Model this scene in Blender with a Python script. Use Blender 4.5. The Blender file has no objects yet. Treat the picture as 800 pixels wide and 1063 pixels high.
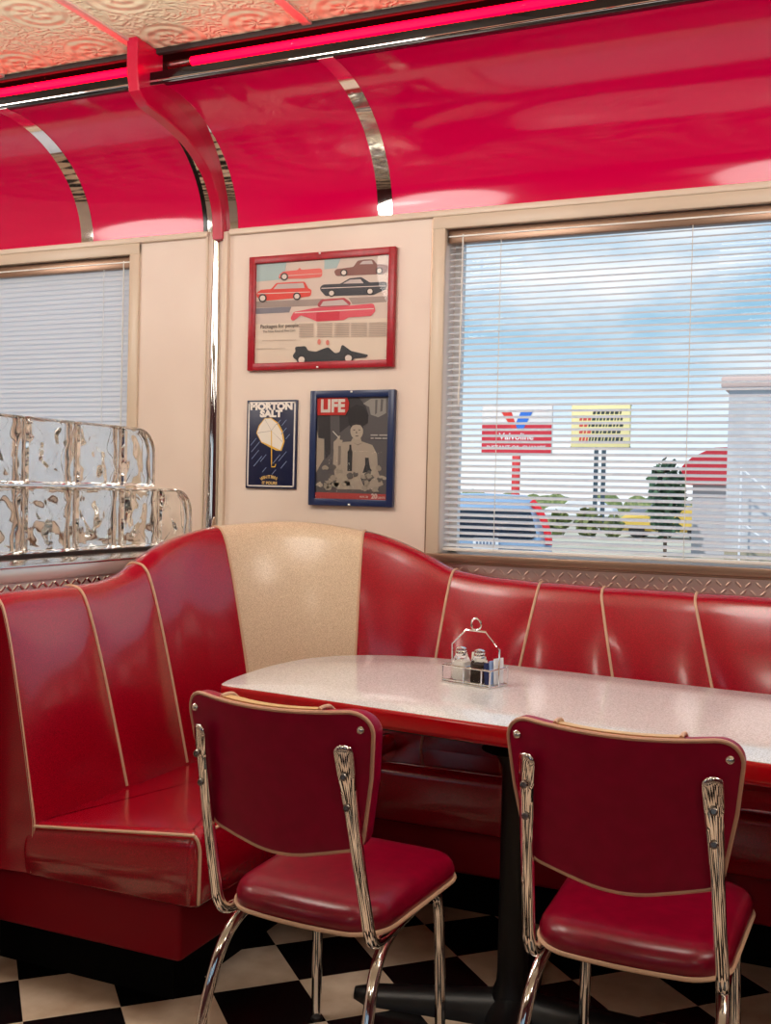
import bpy, bmesh, math, random
from mathutils import Vector, Matrix, noise
random.seed(7)
C = bpy.context.scene.collection
PI = math.pi
sin, cos = math.sin, math.cos

# ------------------------------------------------------------------ materials
def srgb(r, g, b):
    def f(c):
        c /= 255.0
        return c / 12.92 if c <= .04045 else ((c + .055) / 1.055) ** 2.4
    return (f(r), f(g), f(b), 1)

def mat(name, col, rough=.5, metal=0, **kw):
    m = bpy.data.materials.new(name); m.use_nodes = True
    p = m.node_tree.nodes['Principled BSDF']
    p.inputs['Base Color'].default_value = col
    p.inputs['Roughness'].default_value = rough
    p.inputs['Metallic'].default_value = metal
    for k, v in kw.items(): p.inputs[k].default_value = v
    return m

def nodes(m): return m.node_tree.nodes, m.node_tree.links, m.node_tree.nodes['Principled BSDF']

def speckle(m, c1, c2, scale, lo=.45, hi=.6, bump=0, bscale=None, detail=2):
    n, l, p = nodes(m)
    tc = n.new('ShaderNodeTexCoord'); t = n.new('ShaderNodeTexNoise')
    t.inputs['Scale'].default_value = scale; t.inputs['Detail'].default_value = detail
    r = n.new('ShaderNodeValToRGB'); r.color_ramp.elements[0].position = lo; r.color_ramp.elements[1].position = hi
    r.color_ramp.elements[0].color = c1; r.color_ramp.elements[1].color = c2
    l.new(tc.outputs['Object'], t.inputs['Vector']); l.new(t.outputs['Fac'], r.inputs['Fac']); l.new(r.outputs['Color'], p.inputs['Base Color'])
    if bump:
        t2 = n.new('ShaderNodeTexNoise'); t2.inputs['Scale'].default_value = bscale or scale
        b = n.new('ShaderNodeBump'); b.inputs['Strength'].default_value = bump; b.inputs['Distance'].default_value = .002
        l.new(tc.outputs['Object'], t2.inputs['Vector']); l.new(t2.outputs['Fac'], b.inputs['Height']); l.new(b.outputs['Normal'], p.inputs['Normal'])
    return m

M = {}
M['vinyl'] = speckle(mat('booth_vinyl', (0, 0, 0, 1), .24, **{'Coat Weight': .8, 'Coat IOR': 1.52, 'Coat Roughness': .12}), srgb(140, 0, 24), srgb(186, 0, 36), 420, .42, .62, .12, 260)
M['plinth'] = mat('plinth_vinyl', srgb(146, 0, 28), .5, **{'Specular IOR Level': .25})
M['cream_vinyl'] = speckle(mat('cream_vinyl', (0, 0, 0, 1), .32, **{'Coat Weight': .4, 'Coat Roughness': .15}), srgb(206, 180, 148), srgb(236, 214, 186), 380, .4, .6, .1, 260)
M['chair_vinyl_shaded'] = speckle(mat('chair_vinyl_shaded', (0, 0, 0, 1), .28, **{'Coat Weight': .1, 'Coat Roughness': .15}), srgb(120, 0, 32), srgb(134, 0, 38), 30, .35, .7, .08, 300)  # chair seats: same red as the backrests, darkened in place of shade
M['back_vinyl_lit'] = speckle(mat('backrest_vinyl_lit', (0, 0, 0, 1), .36, **{'Specular IOR Level': .18}), srgb(142, 0, 46), srgb(154, 0, 52), 30, .35, .7, .08, 300)  # same chair vinyl, colour lifted to stand in for light on the backs
M['piping'] = mat('piping', srgb(214, 176, 146), .45)
M['chair_cream'] = mat('chair_cream', srgb(214, 178, 122), .4)
M['welt'] = mat('welt', srgb(205, 158, 132), .45)
M['chrome'] = mat('chrome', (.86, .85, .83, 1), .05, 1)
M['steel'] = mat('steel', (.72, .69, .64, 1), .22, 1)
M['boltsteel'] = mat('bolt_steel', (.30, .27, .25, 1), .25, 1)
M['satin'] = mat('satin_steel', (.78, .76, .70, 1), .33, .55)
M['cove'] = mat('cove_laminate', srgb(214, 0, 72), .10, **{'Specular IOR Level': .62})
M['rib'] = mat('rib_laminate', srgb(186, 0, 52), .25, **{'Coat Weight': .2, 'Coat Roughness': .1})
M['wall'] = speckle(mat('wall_panel', (0, 0, 0, 1), .42), srgb(228, 208, 194), srgb(236, 218, 204), 3, .3, .7)
M['darkwall'] = mat('burgundy_laminate', srgb(78, 16, 22), .4)
M['trimcream'] = mat('trim_cream', srgb(224, 206, 186), .35)
M['casing'] = mat('window_casing', srgb(214, 196, 174), .35)
M['brown'] = mat('brown_metal', srgb(150, 120, 100), .3, .6)
M['diamond'] = mat('diamond_plate', (.74, .60, .53, 1), .32, 1)
M['black'] = mat('black_iron', srgb(9, 8, 9), .4)
M['kick'] = mat('black_kick', srgb(8, 7, 7), .8, **{'Specular IOR Level': .1})
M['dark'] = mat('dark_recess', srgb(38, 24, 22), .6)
M['lip'] = mat('black_lip', srgb(12, 9, 10), .15)
M['table_edge'] = mat('table_edge', srgb(176, 4, 18), .18, **{'Coat Weight': .5, 'Coat Roughness': .05})
M['table'] = speckle(mat('table_laminate', (0, 0, 0, 1), .09), srgb(204, 206, 206), srgb(238, 241, 243), 260, .38, .56)
M['blind'] = None
M['white'] = mat('white_paint', srgb(238, 236, 232), .4)
M['cord'] = mat('cord', srgb(226, 226, 222), .6)
M['darkcord'] = mat('dark_cord', srgb(90, 84, 80), .6)
M['redframe'] = speckle(mat('red_frame', (0, 0, 0, 1), .35), srgb(150, 8, 28), srgb(172, 14, 36), 60, .3, .7)
M['blueframe'] = mat('blue_frame', srgb(26, 42, 84), .3)
M['print'] = None

def glassy(name, ior=1.45, rough=0, col=(1, 1, 1, 1)):
    return mat(name, col, rough, 0, **{'Transmission Weight': 1, 'IOR': ior})
M['glassblock'] = glassy('block_glass', 1.33, .03, (.97, .99, .98, 1))
M['shakerglass'] = glassy('shaker_glass', 1.16, .0)

def pane_mat(name, refl=1.0):
    m = bpy.data.materials.new(name); m.use_nodes = True
    n, l = m.node_tree.nodes, m.node_tree.links; n.clear()
    o = n.new('ShaderNodeOutputMaterial'); t = n.new('ShaderNodeBsdfTransparent'); g = n.new('ShaderNodeBsdfGlossy'); x = n.new('ShaderNodeMixShader')
    g.inputs['Roughness'].default_value = .01
    f = n.new('ShaderNodeFresnel'); f.inputs['IOR'].default_value = 1.4
    l.new(f.outputs[0], x.inputs[0]); l.new(t.outputs[0], x.inputs[1]); l.new(g.outputs[0], x.inputs[2]); l.new(x.outputs[0], o.inputs[0])
    return m
M['pane'] = pane_mat('window_glass')

def blind_mat():
    m = bpy.data.materials.new('blind_slat'); m.use_nodes = True
    n, l = m.node_tree.nodes, m.node_tree.links; p = n['Principled BSDF']; o = n['Material Output']
    p.inputs['Base Color'].default_value = srgb(244, 245, 246); p.inputs['Roughness'].default_value = .4
    t = n.new('ShaderNodeBsdfTranslucent'); t.inputs['Color'].default_value = srgb(244, 244, 246)
    x = n.new('ShaderNodeMixShader'); x.inputs[0].default_value = .52
    l.new(p.outputs[0], x.inputs[1]); l.new(t.outputs[0], x.inputs[2]); l.new(x.outputs[0], o.inputs[0])
    return m
M['blind'] = blind_mat()

def emit(name, col, s):
    m = mat(name, (0, 0, 0, 1), .4); p = m.node_tree.nodes['Principled BSDF']
    p.inputs['Emission Color'].default_value = col; p.inputs['Emission Strength'].default_value = s
    return m
M['neon'] = emit('neon', (1, .0, .012, 1), 8)
_flat = {}
def flat(r, g, b, rough=.5):
    k = (r, g, b, rough)
    if k not in _flat: _flat[k] = mat('paint_%d_%d_%d' % (r, g, b), srgb(r, g, b), rough)
    return _flat[k]

# checkered floor, tiles laid diagonally
def floor_mat():
    m = mat('checker_tile', (0, 0, 0, 1), .22); n, l, p = nodes(m)
    g = n.new('ShaderNodeNewGeometry'); s = n.new('ShaderNodeSeparateXYZ'); l.new(g.outputs['Position'], s.inputs[0])
    T = .2295
    def math_(op, a, b=None):
        q = n.new('ShaderNodeMath'); q.operation = op
        for i, v in enumerate((a, b)):
            if v is None: continue
            if isinstance(v, (int, float)): q.inputs[i].default_value = v
            else: l.new(v, q.inputs[i])
        return q.outputs[0]
    u = math_('DIVIDE', math_('SUBTRACT', math_('MULTIPLY', math_('ADD', s.outputs[0], s.outputs[1]), 2 ** -.5), .1440), T)
    v = math_('DIVIDE', math_('SUBTRACT', math_('MULTIPLY', math_('SUBTRACT', s.outputs[1], s.outputs[0]), 2 ** -.5), 2.210), T)
    par = math_('FLOORED_MODULO', math_('ADD', math_('FLOOR', u), math_('FLOOR', v)), 2.0)
    nz = n.new('ShaderNodeTexNoise'); nz.inputs['Scale'].default_value = 9; nz.inputs['Detail'].default_value = 5
    l.new(g.outputs['Position'], nz.inputs['Vector'])
    r = n.new('ShaderNodeValToRGB'); r.color_ramp.elements[0].color = srgb(196, 170, 146); r.color_ramp.elements[1].color = srgb(226, 206, 184)
    r.color_ramp.elements[0].position = .3; r.color_ramp.elements[1].position = .7
    l.new(nz.outputs['Fac'], r.inputs['Fac'])
    mx = n.new('ShaderNodeMix'); mx.data_type = 'RGBA'
    l.new(par, mx.inputs['Factor']); l.new(r.outputs['Color'], mx.inputs[6]); mx.inputs[7].default_value = srgb(16, 13, 14)
    l.new(mx.outputs[2], p.inputs['Base Color'])
    return m
M['floor'] = floor_mat()

# pressed tin ceiling: rosette bump in square panels
def ceil_mat():
    m = mat('tin_ceiling', srgb(238, 222, 190), .36, .0); n, l, p = nodes(m)
    g = n.new('ShaderNodeNewGeometry'); sc = n.new('ShaderNodeVectorMath'); sc.operation = 'SCALE'; sc.inputs['Scale'].default_value = 1 / .32
    add = n.new('ShaderNodeVectorMath'); add.operation = 'ADD'; add.inputs[1].default_value = (.1875, .035, 0)
    nz = n.new('ShaderNodeTexNoise'); nz.inputs['Scale'].default_value = 14; nz.inputs['Detail'].default_value = 2
    l.new(g.outputs['Position'], nz.inputs['Vector'])
    l.new(g.outputs['Position'], sc.inputs[0]); l.new(sc.outputs[0], add.inputs[0])
    fr = n.new('ShaderNodeVectorMath'); fr.operation = 'FRACTION'; l.new(add.outputs[0], fr.inputs[0])
    ce = n.new('ShaderNodeVectorMath'); ce.operation = 'SUBTRACT'; ce.inputs[1].default_value = (.5, .5, 0); l.new(fr.outputs[0], ce.inputs[0])
    s = n.new('ShaderNodeSeparateXYZ'); l.new(ce.outputs[0], s.inputs[0])
    def mt(op, a, b=None):
        q = n.new('ShaderNodeMath'); q.operation = op
        for i, v in enumerate((a, b)):
            if v is None: continue
            if isinstance(v, (int, float)): q.inputs[i].default_value = v
            else: l.new(v, q.inputs[i])
        return q.outputs[0]
    x2 = mt('MULTIPLY', s.outputs[0], s.outputs[0]); y2 = mt('MULTIPLY', s.outputs[1], s.outputs[1]); rr = mt('SQRT', mt('ADD', x2, y2))
    ang = mt('ARCTAN2', s.outputs[1], s.outputs[0])
    rings = mt('SINE', mt('ADD', mt('MULTIPLY', rr, 46.0), mt('MULTIPLY', ang, 2.0)))
    pet = mt('MULTIPLY', mt('SINE', mt('MULTIPLY', ang, 8.0)), .7)
    mask = mt('LESS_THAN', rr, .36)
    ros = mt('MULTIPLY', mt('ADD', rings, pet), mask)
    scroll = mt('MULTIPLY', mt('SINE', mt('MULTIPLY', nz.outputs['Fac'], 40.0)), mt('SUBTRACT', 1.0, mask))
    edge = mt('MULTIPLY', mt('GREATER_THAN', mt('MAXIMUM', mt('ABSOLUTE', s.outputs[0]), mt('ABSOLUTE', s.outputs[1])), .475), 2.5)
    b = n.new('ShaderNodeBump'); b.inputs['Strength'].default_value = .5; b.inputs['Distance'].default_value = .004
    l.new(mt('ADD', mt('ADD', ros, scroll), edge), b.inputs['Height']); l.new(b.outputs['Normal'], p.inputs['Normal'])
    return m
M['ceil'] = ceil_mat()

# ------------------------------------------------------------------ mesh helpers
def catmull(pts, n=8, closed=False):
    P = [Vector(p) for p in pts]; out = []
    N = len(P); rng = range(N if closed else N - 1)
    for i in rng:
        if closed: a, b, c, d = P[i - 1], P[i], P[(i + 1) % N], P[(i + 2) % N]
        else: a, b, c, d = P[max(i - 1, 0)], P[i], P[i + 1], P[min(i + 2, N - 1)]
        for k in range(n):
            t = k / n
            out.append(.5 * ((2 * b) + (c - a) * t + (2 * a - 5 * b + 4 * c - d) * t * t + (3 * b - a - 3 * c + d) * t ** 3))
    if not closed: out.append(P[-1])
    return out

def rpoly(pts, radii, seg=6):
    """polygon with rounded corners"""
    out = []; N = len(pts)
    for i in range(N):
        p = Vector(pts[i]); a = Vector(pts[i - 1]); b = Vector(pts[(i + 1) % N])
        r = radii[i] if hasattr(radii, '__len__') else radii
        if r <= 0: out.append(p); continue
        d1 = (a - p).normalized(); d2 = (b - p).normalized()
        ang = d1.angle(d2); t = min(r / math.tan(ang / 2), (a - p).length * .49, (b - p).length * .49)
        r_ = t * math.tan(ang / 2); c = p + (d1 + d2).normalized() * (r_ / sin(ang / 2))
        s0 = p + d1 * t - c; s1 = p + d2 * t - c
        a0 = math.atan2(s0.y, s0.x); a1 = math.atan2(s1.y, s1.x); da = (a1 - a0 + PI) % (2 * PI) - PI
        for k in range(seg + 1):
            q = a0 + da * k / seg; out.append(c + Vector((cos(q), sin(q))) * r_)
    return out

def area(o): return sum(o[i - 1].x * o[i].y - o[i].x * o[i - 1].y for i in range(len(o))) / 2
def inset(o, d):
    N = len(o); s = 1 if area(o) > 0 else -1; out = []
    for i in range(N):
        e1 = (o[i] - o[i - 1]); e2 = (o[(i + 1) % N] - o[i])
        n1 = Vector((-e1.y, e1.x)) * s; n2 = Vector((-e2.y, e2.x)) * s
        if n1.length < 1e-9: n1 = n2
        if n2.length < 1e-9: n2 = n1
        n1.normalize(); n2.normalize(); b = n1 + n2
        if b.length < 1e-6: out.append(o[i].copy()); continue
        b.normalize(); out.append(o[i] + b * (d / max(b.dot(n1), .5)))
    return out

class MB:
    def __init__(s): s.v = []; s.f = []
    def add(s, v, f):
        k = len(s.v); s.v += [Vector(p) for p in v]; s.f += [[i + k for i in q] for q in f]; return s
    def box(s, lo, hi, bev=0, seg=2, T=None):
        bm = bmesh.new(); bmesh.ops.create_cube(bm, size=1)
        lo = Vector(lo); hi = Vector(hi)
        for q in bm.verts: q.co = Vector([(lo[i] + hi[i]) / 2 + q.co[i] * (hi[i] - lo[i]) for i in range(3)])
        if bev: bmesh.ops.bevel(bm, geom=bm.edges[:] + bm.verts[:], offset=bev, segments=seg, profile=.5, affect='EDGES')
        bm.verts.index_update()
        s.add([(T @ q.co) if T else q.co.copy() for q in bm.verts], [[q.index for q in f.verts] for f in bm.faces]); bm.free(); return s
    def tube(s, pts, r, n=10, closed=False, ref=None, caps=True):
        P = [Vector(p) for p in pts]; N = len(P); rings = []; nrm = None; v = []; f = []
        for i in range(N):
            if closed: t = P[(i + 1) % N] - P[i - 1]
            else: t = P[min(i + 1, N - 1)] - P[max(i - 1, 0)]
            t.normalize()
            if ref is not None: nrm = Vector(ref) - t * t.dot(Vector(ref))
            elif nrm is None:
                a = Vector((0, 0, 1)) if abs(t.z) < .9 else Vector((1, 0, 0)); nrm = a - t * t.dot(a)
            else: nrm = nrm - t * t.dot(nrm)
            nrm.normalize(); b = t.cross(nrm)
            ri = r[i] if isinstance(r, (list, tuple)) and len(r) == N else r
            rx, ry = ri if isinstance(ri, tuple) else (ri, ri)
            for k in range(n):
                q = 2 * PI * k / n; v.append(P[i] + nrm * (rx * cos(q)) + b * (ry * sin(q)))
        for i in range(N if closed else N - 1):
            j = (i + 1) % N
            for k in range(n): f.append([i * n + k, i * n + (k + 1) % n, j * n + (k + 1) % n, j * n + k])
        if caps and not closed: f.append(list(range(n))[::-1]); f.append([(N - 1) * n + k for k in range(n)])
        return s.add(v, f)
    def lathe(s, prof, n=20, o=(0, 0, 0), sx=1, sy=1):
        v = []; f = []; o = Vector(o)
        for r, z in prof:
            for k in range(n): q = 2 * PI * k / n; v.append(o + Vector((r * cos(q) * sx, r * sin(q) * sy, z)))
        for i in range(len(prof) - 1):
            for k in range(n): f.append([i * n + k, i * n + (k + 1) % n, (i + 1) * n + (k + 1) % n, (i + 1) * n + k])
        f.append(list(range(n))[::-1]); f.append([(len(prof) - 1) * n + k for k in range(n)])
        return s.add(v, f)
    def slab(s, outline, rings, fn=lambda x, y, d: (x, y, d), fan=0):
        """rounded prism: outline in 2D, rings = [(inset, depth)...]; fan>0 fills caps with concentric rings"""
        o = [Vector((p[0], p[1])) for p in outline]; N = len(o); v = []; f = []
        loops = []
        c = sum(o, Vector((0, 0))) / N
        def ring(pts, d):
            k = len(v); v.extend(fn(p.x, p.y, d) for p in pts); loops.append(k)
        a = inset(o, rings[0][0]); z = inset(o, rings[-1][0])
        for q in range(fan, 0, -1): ring([c + (p - c) * (1 - q / (fan + .6)) for p in a], rings[0][1])
        for i, d in rings: ring(inset(o, i), d)
        for q in range(1, fan + 1): ring([c + (p - c) * (1 - q / (fan + .6)) for p in z], rings[-1][1])
        for a_, b_ in zip(loops, loops[1:]):
            for k in range(N): f.append([a_ + k, a_ + (k + 1) % N, b_ + (k + 1) % N, b_ + k])
        f.append([loops[0] + k for k in range(N)][::-1]); f.append([loops[-1] + k for k in range(N)])
        return s.add(v, f)
    def grid(s, rows, closed=False):
        n = len(rows[0]); v = [p for r in rows for p in r]; f = []
        for i in range(len(rows) - 1):
            for k in range(n if closed else n - 1):
                f.append([i * n + k, i * n + (k + 1) % n, (i + 1) * n + (k + 1) % n, (i + 1) * n + k])
        return s.add(v, f)
    def build(s, name, m, parent=None, ang=35, T=None, fix=True):
        me = bpy.data.meshes.new(name)
        me.from_pydata([(T @ p if T else p) for p in s.v], [], s.f)
        if fix:
            bm = bmesh.new(); bm.from_mesh(me); bmesh.ops.remove_doubles(bm, verts=bm.verts, dist=1e-6)
            bmesh.ops.recalc_face_normals(bm, faces=bm.faces); bm.to_mesh(me); bm.free()
        me.shade_smooth(); me.set_sharp_from_angle(angle=math.radians(ang))
        me.materials.append(m)
        o = bpy.data.objects.new(name, me); C.objects.link(o)
        if parent: o.parent = parent
        return o

def tag(o, label=None, cat=None, group=None, kind=None):
    if label: o['label'] = label
    if cat: o['category'] = cat
    if group: o['group'] = group
    if kind: o['kind'] = kind
    return o
def thing(name, label, cat, loc=(0, 0, 0), rz=0, group=None):
    o = bpy.data.objects.new(name, None); C.objects.link(o); o.location = loc; o.rotation_euler = (0, 0, rz); o.empty_display_size = .1
    return tag(o, label, cat, group)
def struct(o, label=None): return tag(o, label, None, None, 'structure')
def dup(root, label, loc=None, rz=None):
    r = root.copy(); C.objects.link(r)
    if label: r['label'] = label
    if loc is not None: r.location = loc
    if rz is not None: r.rotation_euler = (0, 0, rz)
    for ch in root.children:
        c = ch.copy(); C.objects.link(c); c.parent = r
        for g in ch.children: d = g.copy(); C.objects.link(d); d.parent = c
    return r

def text_mesh(body, size, bold=0.0, align='CENTER', depth=0, sx=1, space=1):
    cu = bpy.data.curves.new('t', 'FONT'); cu.body = body; cu.size = size; cu.align_x = align; cu.align_y = 'CENTER'; cu.offset = bold; cu.extrude = depth; cu.resolution_u = 3; cu.space_character = space
    ob = bpy.data.objects.new('t', cu); C.objects.link(ob)
    dg = bpy.context.evaluated_depsgraph_get(); dg.update()
    me = bpy.data.meshes.new_from_object(ob.evaluated_get(dg))
    v = [Vector((p.co.x * sx, p.co.y, p.co.z)) for p in me.vertices]; f = [list(p.vertices) for p in me.polygons]
    bpy.data.objects.remove(ob); bpy.data.curves.remove(cu); bpy.data.meshes.remove(me)
    return v, f

# ------------------------------------------------------------------ the room
WY = 3.55                        # wall with the windows
def wall_with_holes(name, x0, x1, z0, z1, holes, y0, y1, m, label):
    b = MB(); xs = sorted({x0, x1} | {h[0] for h in holes} | {h[1] for h in holes}); zs = sorted({z0, z1} | {h[2] for h in holes} | {h[3] for h in holes})
    for i in range(len(xs) - 1):
        for k in range(len(zs) - 1):
            cx, cz = (xs[i] + xs[i + 1]) / 2, (zs[k] + zs[k + 1]) / 2
            if any(h[0] < cx < h[1] and h[2] < cz < h[3] for h in holes): continue
            b.box((xs[i], y0, zs[k]), (xs[i + 1], y1, zs[k + 1]))
    return struct(b.build(name, m, fix=False), label)
H1 = (-1.345, 1.30, 1.072, 2.222); H2 = (-4.3, -2.692, 1.05, 2.222)
wall_with_holes('wall_back', -6, 3.5, 0, 2.95, [H1, H2], WY, WY + .14, M['wall'], 'cream panelled wall with the two blind-covered windows')
wall_with_holes('wall_front', -6, 3.5, 0, 2.95, [(-4.6, -3.4, 1.2, 2.1), (-1.6, -.4, 1.2, 2.1), (1.0, 2.2, 1.2, 2.1)], -4.14, -4, M['darkwall'], 'burgundy wall opposite')
struct(MB().box((-6.14, -4, 0), (-6, WY, 2.95)).build('wall_left', M['wall']), 'cream end wall')
struct(MB().box((3.5, -4, 0), (3.64, WY, 2.95)).build('wall_right', M['darkwall']), 'burgundy end wall')
struct(MB().box((-6, -4, -.1), (3.5, WY, 0)).build('floor', M['floor']), 'black and cream checkered tile floor laid on the diagonal')
struct(MB().box((-6, -4, 2.8), (3.5, 3.09, 2.95)).build('ceiling', M['ceil']), 'pressed tin ceiling with rosettes')
# recess over the cove where the neon lies
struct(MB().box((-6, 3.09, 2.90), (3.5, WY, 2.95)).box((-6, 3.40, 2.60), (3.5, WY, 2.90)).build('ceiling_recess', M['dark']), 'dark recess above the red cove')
b = MB(); b.box((-6, 3.078, 2.782), (3.5, 3.10, 2.803), .004); struct(b.build('trim_1', M['dark']), 'dark bead along the ceiling edge')
def cove_pt(t, off=0):
    return Vector((0, 3.09 + (.46 - off) * cos(t), 2.28 + (.385 - off) * sin(t)))
def cove_strip(name, x0, x1, m, off=0, label=None, nx=2, thick=.012):
    rows = []
    for i in range(nx):
        x = x0 + (x1 - x0) * i / (nx - 1)
        outer = [cove_pt(PI / 2 * k / 28, off) for k in range(29)] + [Vector((0, 3.05, 2.665 - off))]
        inner = [cove_pt(PI / 2 * k / 28, off - thick) for k in range(29)] + [Vector((0, 3.05, 2.665 - off + thick))]
        rows.append([Vector((x, p.y, p.z)) for p in outer + inner[::-1]])
    bb = MB().grid(rows, closed=True); n = len(rows[0])
    bb.f.append(list(range(n))); bb.f.append([(nx - 1) * n + k for k in range(n)])
    return struct(bb.build(name, m, ang=40), label)
cove_strip('cove', -6, 3.5, M['cove'], 0, 'glossy red curved cove between wall and ceiling')
cove_strip('trim_2', -1.607, -1.550, M['chrome'], .003, 'chrome strip across the red cove above the framed car print')
cove_strip('trim_3', -2.945, -2.885, M['chrome'], .003, 'chrome strip across the red cove above the closed blind')
cove_strip('trim_4', -2.335, -2.195, M['chrome'], .003, 'chrome strip behind the red cove rib')
cove_strip('trim_5', -2.350, -2.333, M['lip'], .005, 'black edge beside the chrome strip behind the rib')
# lip on top of the cove
b = MB()
for a, c in ((-6, -2.30), (-2.25, 3.5)): b.box((a, 3.045, 2.664), (c, 3.075, 2.706), .002)
struct(b.build('trim_6', M['lip']), 'black lip along the top of the cove')
b = MB()
for a, c in ((-6, -2.30), (-2.25, 3.5)): b.tube([(a, 3.044, 2.674), (c, 3.044, 2.674)], .0035, 8)
struct(b.build('trim_7', M['chrome']), 'thin chrome bead on the black lip')
# red rib / bracket
ribp = [(3.517, 2.245), (3.503, 2.36), (3.44, 2.462), (3.32, 2.535), (3.18, 2.572), (3.035, 2.592), (2.985, 2.625), (2.972, 2.70), (2.972, 2.80), (3.12, 2.80), (3.12, 2.68),
        (3.20, 2.672), (3.34, 2.613), (3.45, 2.527), (3.535, 2.41), (3.553, 2.245)]
room = [Vector((p[0], p[1], 0)) for p in ribp[:6]]
sm = [Vector((p.x, p.y)) for p in catmull(room, 6)]
o = sm + [Vector(p) for p in ribp[6:]]
b = MB().slab(o, [(.004, -2.293), (0, -2.289), (0, -2.252), (.004, -2.248)], lambda y, z, x: (x, y, z))
struct(b.build('trim_8', M['rib'], ang=30), 'red curved rib bracket joining wall, cove and ceiling')
# ceiling seam strips
b = MB()
for x in (-4.86, -4.22, -3.58, -2.94, -2.30, -1.66, -1.02, -.38, .26, .9, 1.54, 2.18):
    b.box((x - .017, -4, 2.790), (x + .017, 3.08, 2.801), .003)
struct(b.build('trim_9', M['satin']), 'chrome seam strips on the tin ceiling')
# cream moulding under the cove, panel seams, pilaster
b = MB()
for a, c in ((-6, -2.325), (-2.228, 3.5)): b.box((a, 3.532, 2.262), (c, 3.552, 2.284), .004)
struct(b.build('trim_10', M['trimcream']), 'cream moulding under the red cove')
b = MB(); b.tube([(-2.289, 3.55, .9), (-2.289, 3.55, 2.268)], (.037, .016), 32, ref=(1, 0, 0))
struct(b.build('trim_11', M['chrome']), 'polished chrome pilaster strip between the two wall panels')
b = MB(); b.box((-2.252, 3.53, .9), (-2.230, 3.552, 2.275), .003); b.box((-2.334, 3.538, .9), (-2.326, 3.552, 2.268), .002)
struct(b.build('trim_12', M['trimcream']), 'cream edging beside the chrome pilaster')
# diamond plate below the window
b = MB(); b.box((-1.40, 3.542, .90), (2.2, 3.552, 1.043))
k = 0; x = -1.39
while x < 1.5:
    for r in range(3):
        z = .970 + .026 * r; d = 1 if k % 2 else -1
        xx = x + (.0 if r % 2 else .015)
        T = Matrix.Translation((xx, 3.5415, z)) @ Matrix.Rotation(d * PI / 4, 4, 'Y')
        b.slab([(-.0135, 0), (-.008, .0036), (.008, .0036), (.0135, 0), (.008, -.0036), (-.008, -.0036)], [(0, 0), (.0018, -.003)], lambda u, v, w, T=T: T @ Vector((u, w, v)))
    x += .030; k += 1
struct(b.build('trim_13', M['diamond'], ang=20), 'embossed diamond plate strip under the window')
b = MB(); b.box((-1.40, 3.536, 1.040), (2.2, 3.56, 1.047), .002); struct(b.build('trim_14', M['brown']), 'thin rail on top of the diamond plate')

def window(n, H, label, x0f, casing):
    x0, x1, z0, z1 = H
    w = thing('window_%d' % n, label, None); w['kind'] = 'structure'
    b = MB(); t = .044; y0 = 3.538
    b.box((x0 - t, y0, z0 - .004), (x0 + .004, y0 + .02, z1 + .04), .004); b.box((x1 - .004, y0, z0 - .004), (x1 + t, y0 + .02, z1 + .04), .004)
    b.box((x0 - t, y0 - .002, z1 - .003), (x1 + t, y0 + .02, z1 + .041), .004)
    b.build('casing', M['casing'], w)
    b = MB(); b.box((x0 - t, y0 - .006, z0 - .026), (x1 + t, y0 + .10, z0 + .004), .004); b.build('sill', M['brown'], w)
    b = MB()   # inner frame by the glass
    b.box((x0, 3.66, z0), (x0 + .03, 3.69, z1)); b.box((x1 - .03, 3.66, z0), (x1, 3.69, z1)); b.box((x0, 3.66, z0), (x1, 3.69, z0 + .012)); b.box((x0, 3.66, z1 - .03), (x1, 3.69, z1))
    b.build('window_frame', M['white'], w)
    b = MB(); b.add([(x0, 3.675, z0), (x1, 3.675, z0), (x1, 3.675, z1), (x0, 3.675, z1)], [[0, 1, 2, 3]]); b.build('pane', M['pane'], w)
    return w
window(1, H1, 'wide window looking out on the parking lot', 0, 0)
window(2, H2, 'window covered by a closed blind', 0, 0)
b = MB(); b.box((-1.394, 3.544, 1.04), (-1.390, 3.5515, 2.262)); b.box((-2.742, 3.546, .9), (-2.739, 3.5515, 1.0)); struct(b.build('trim_15', M['brown']), 'dark joint beside the window casing')

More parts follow.
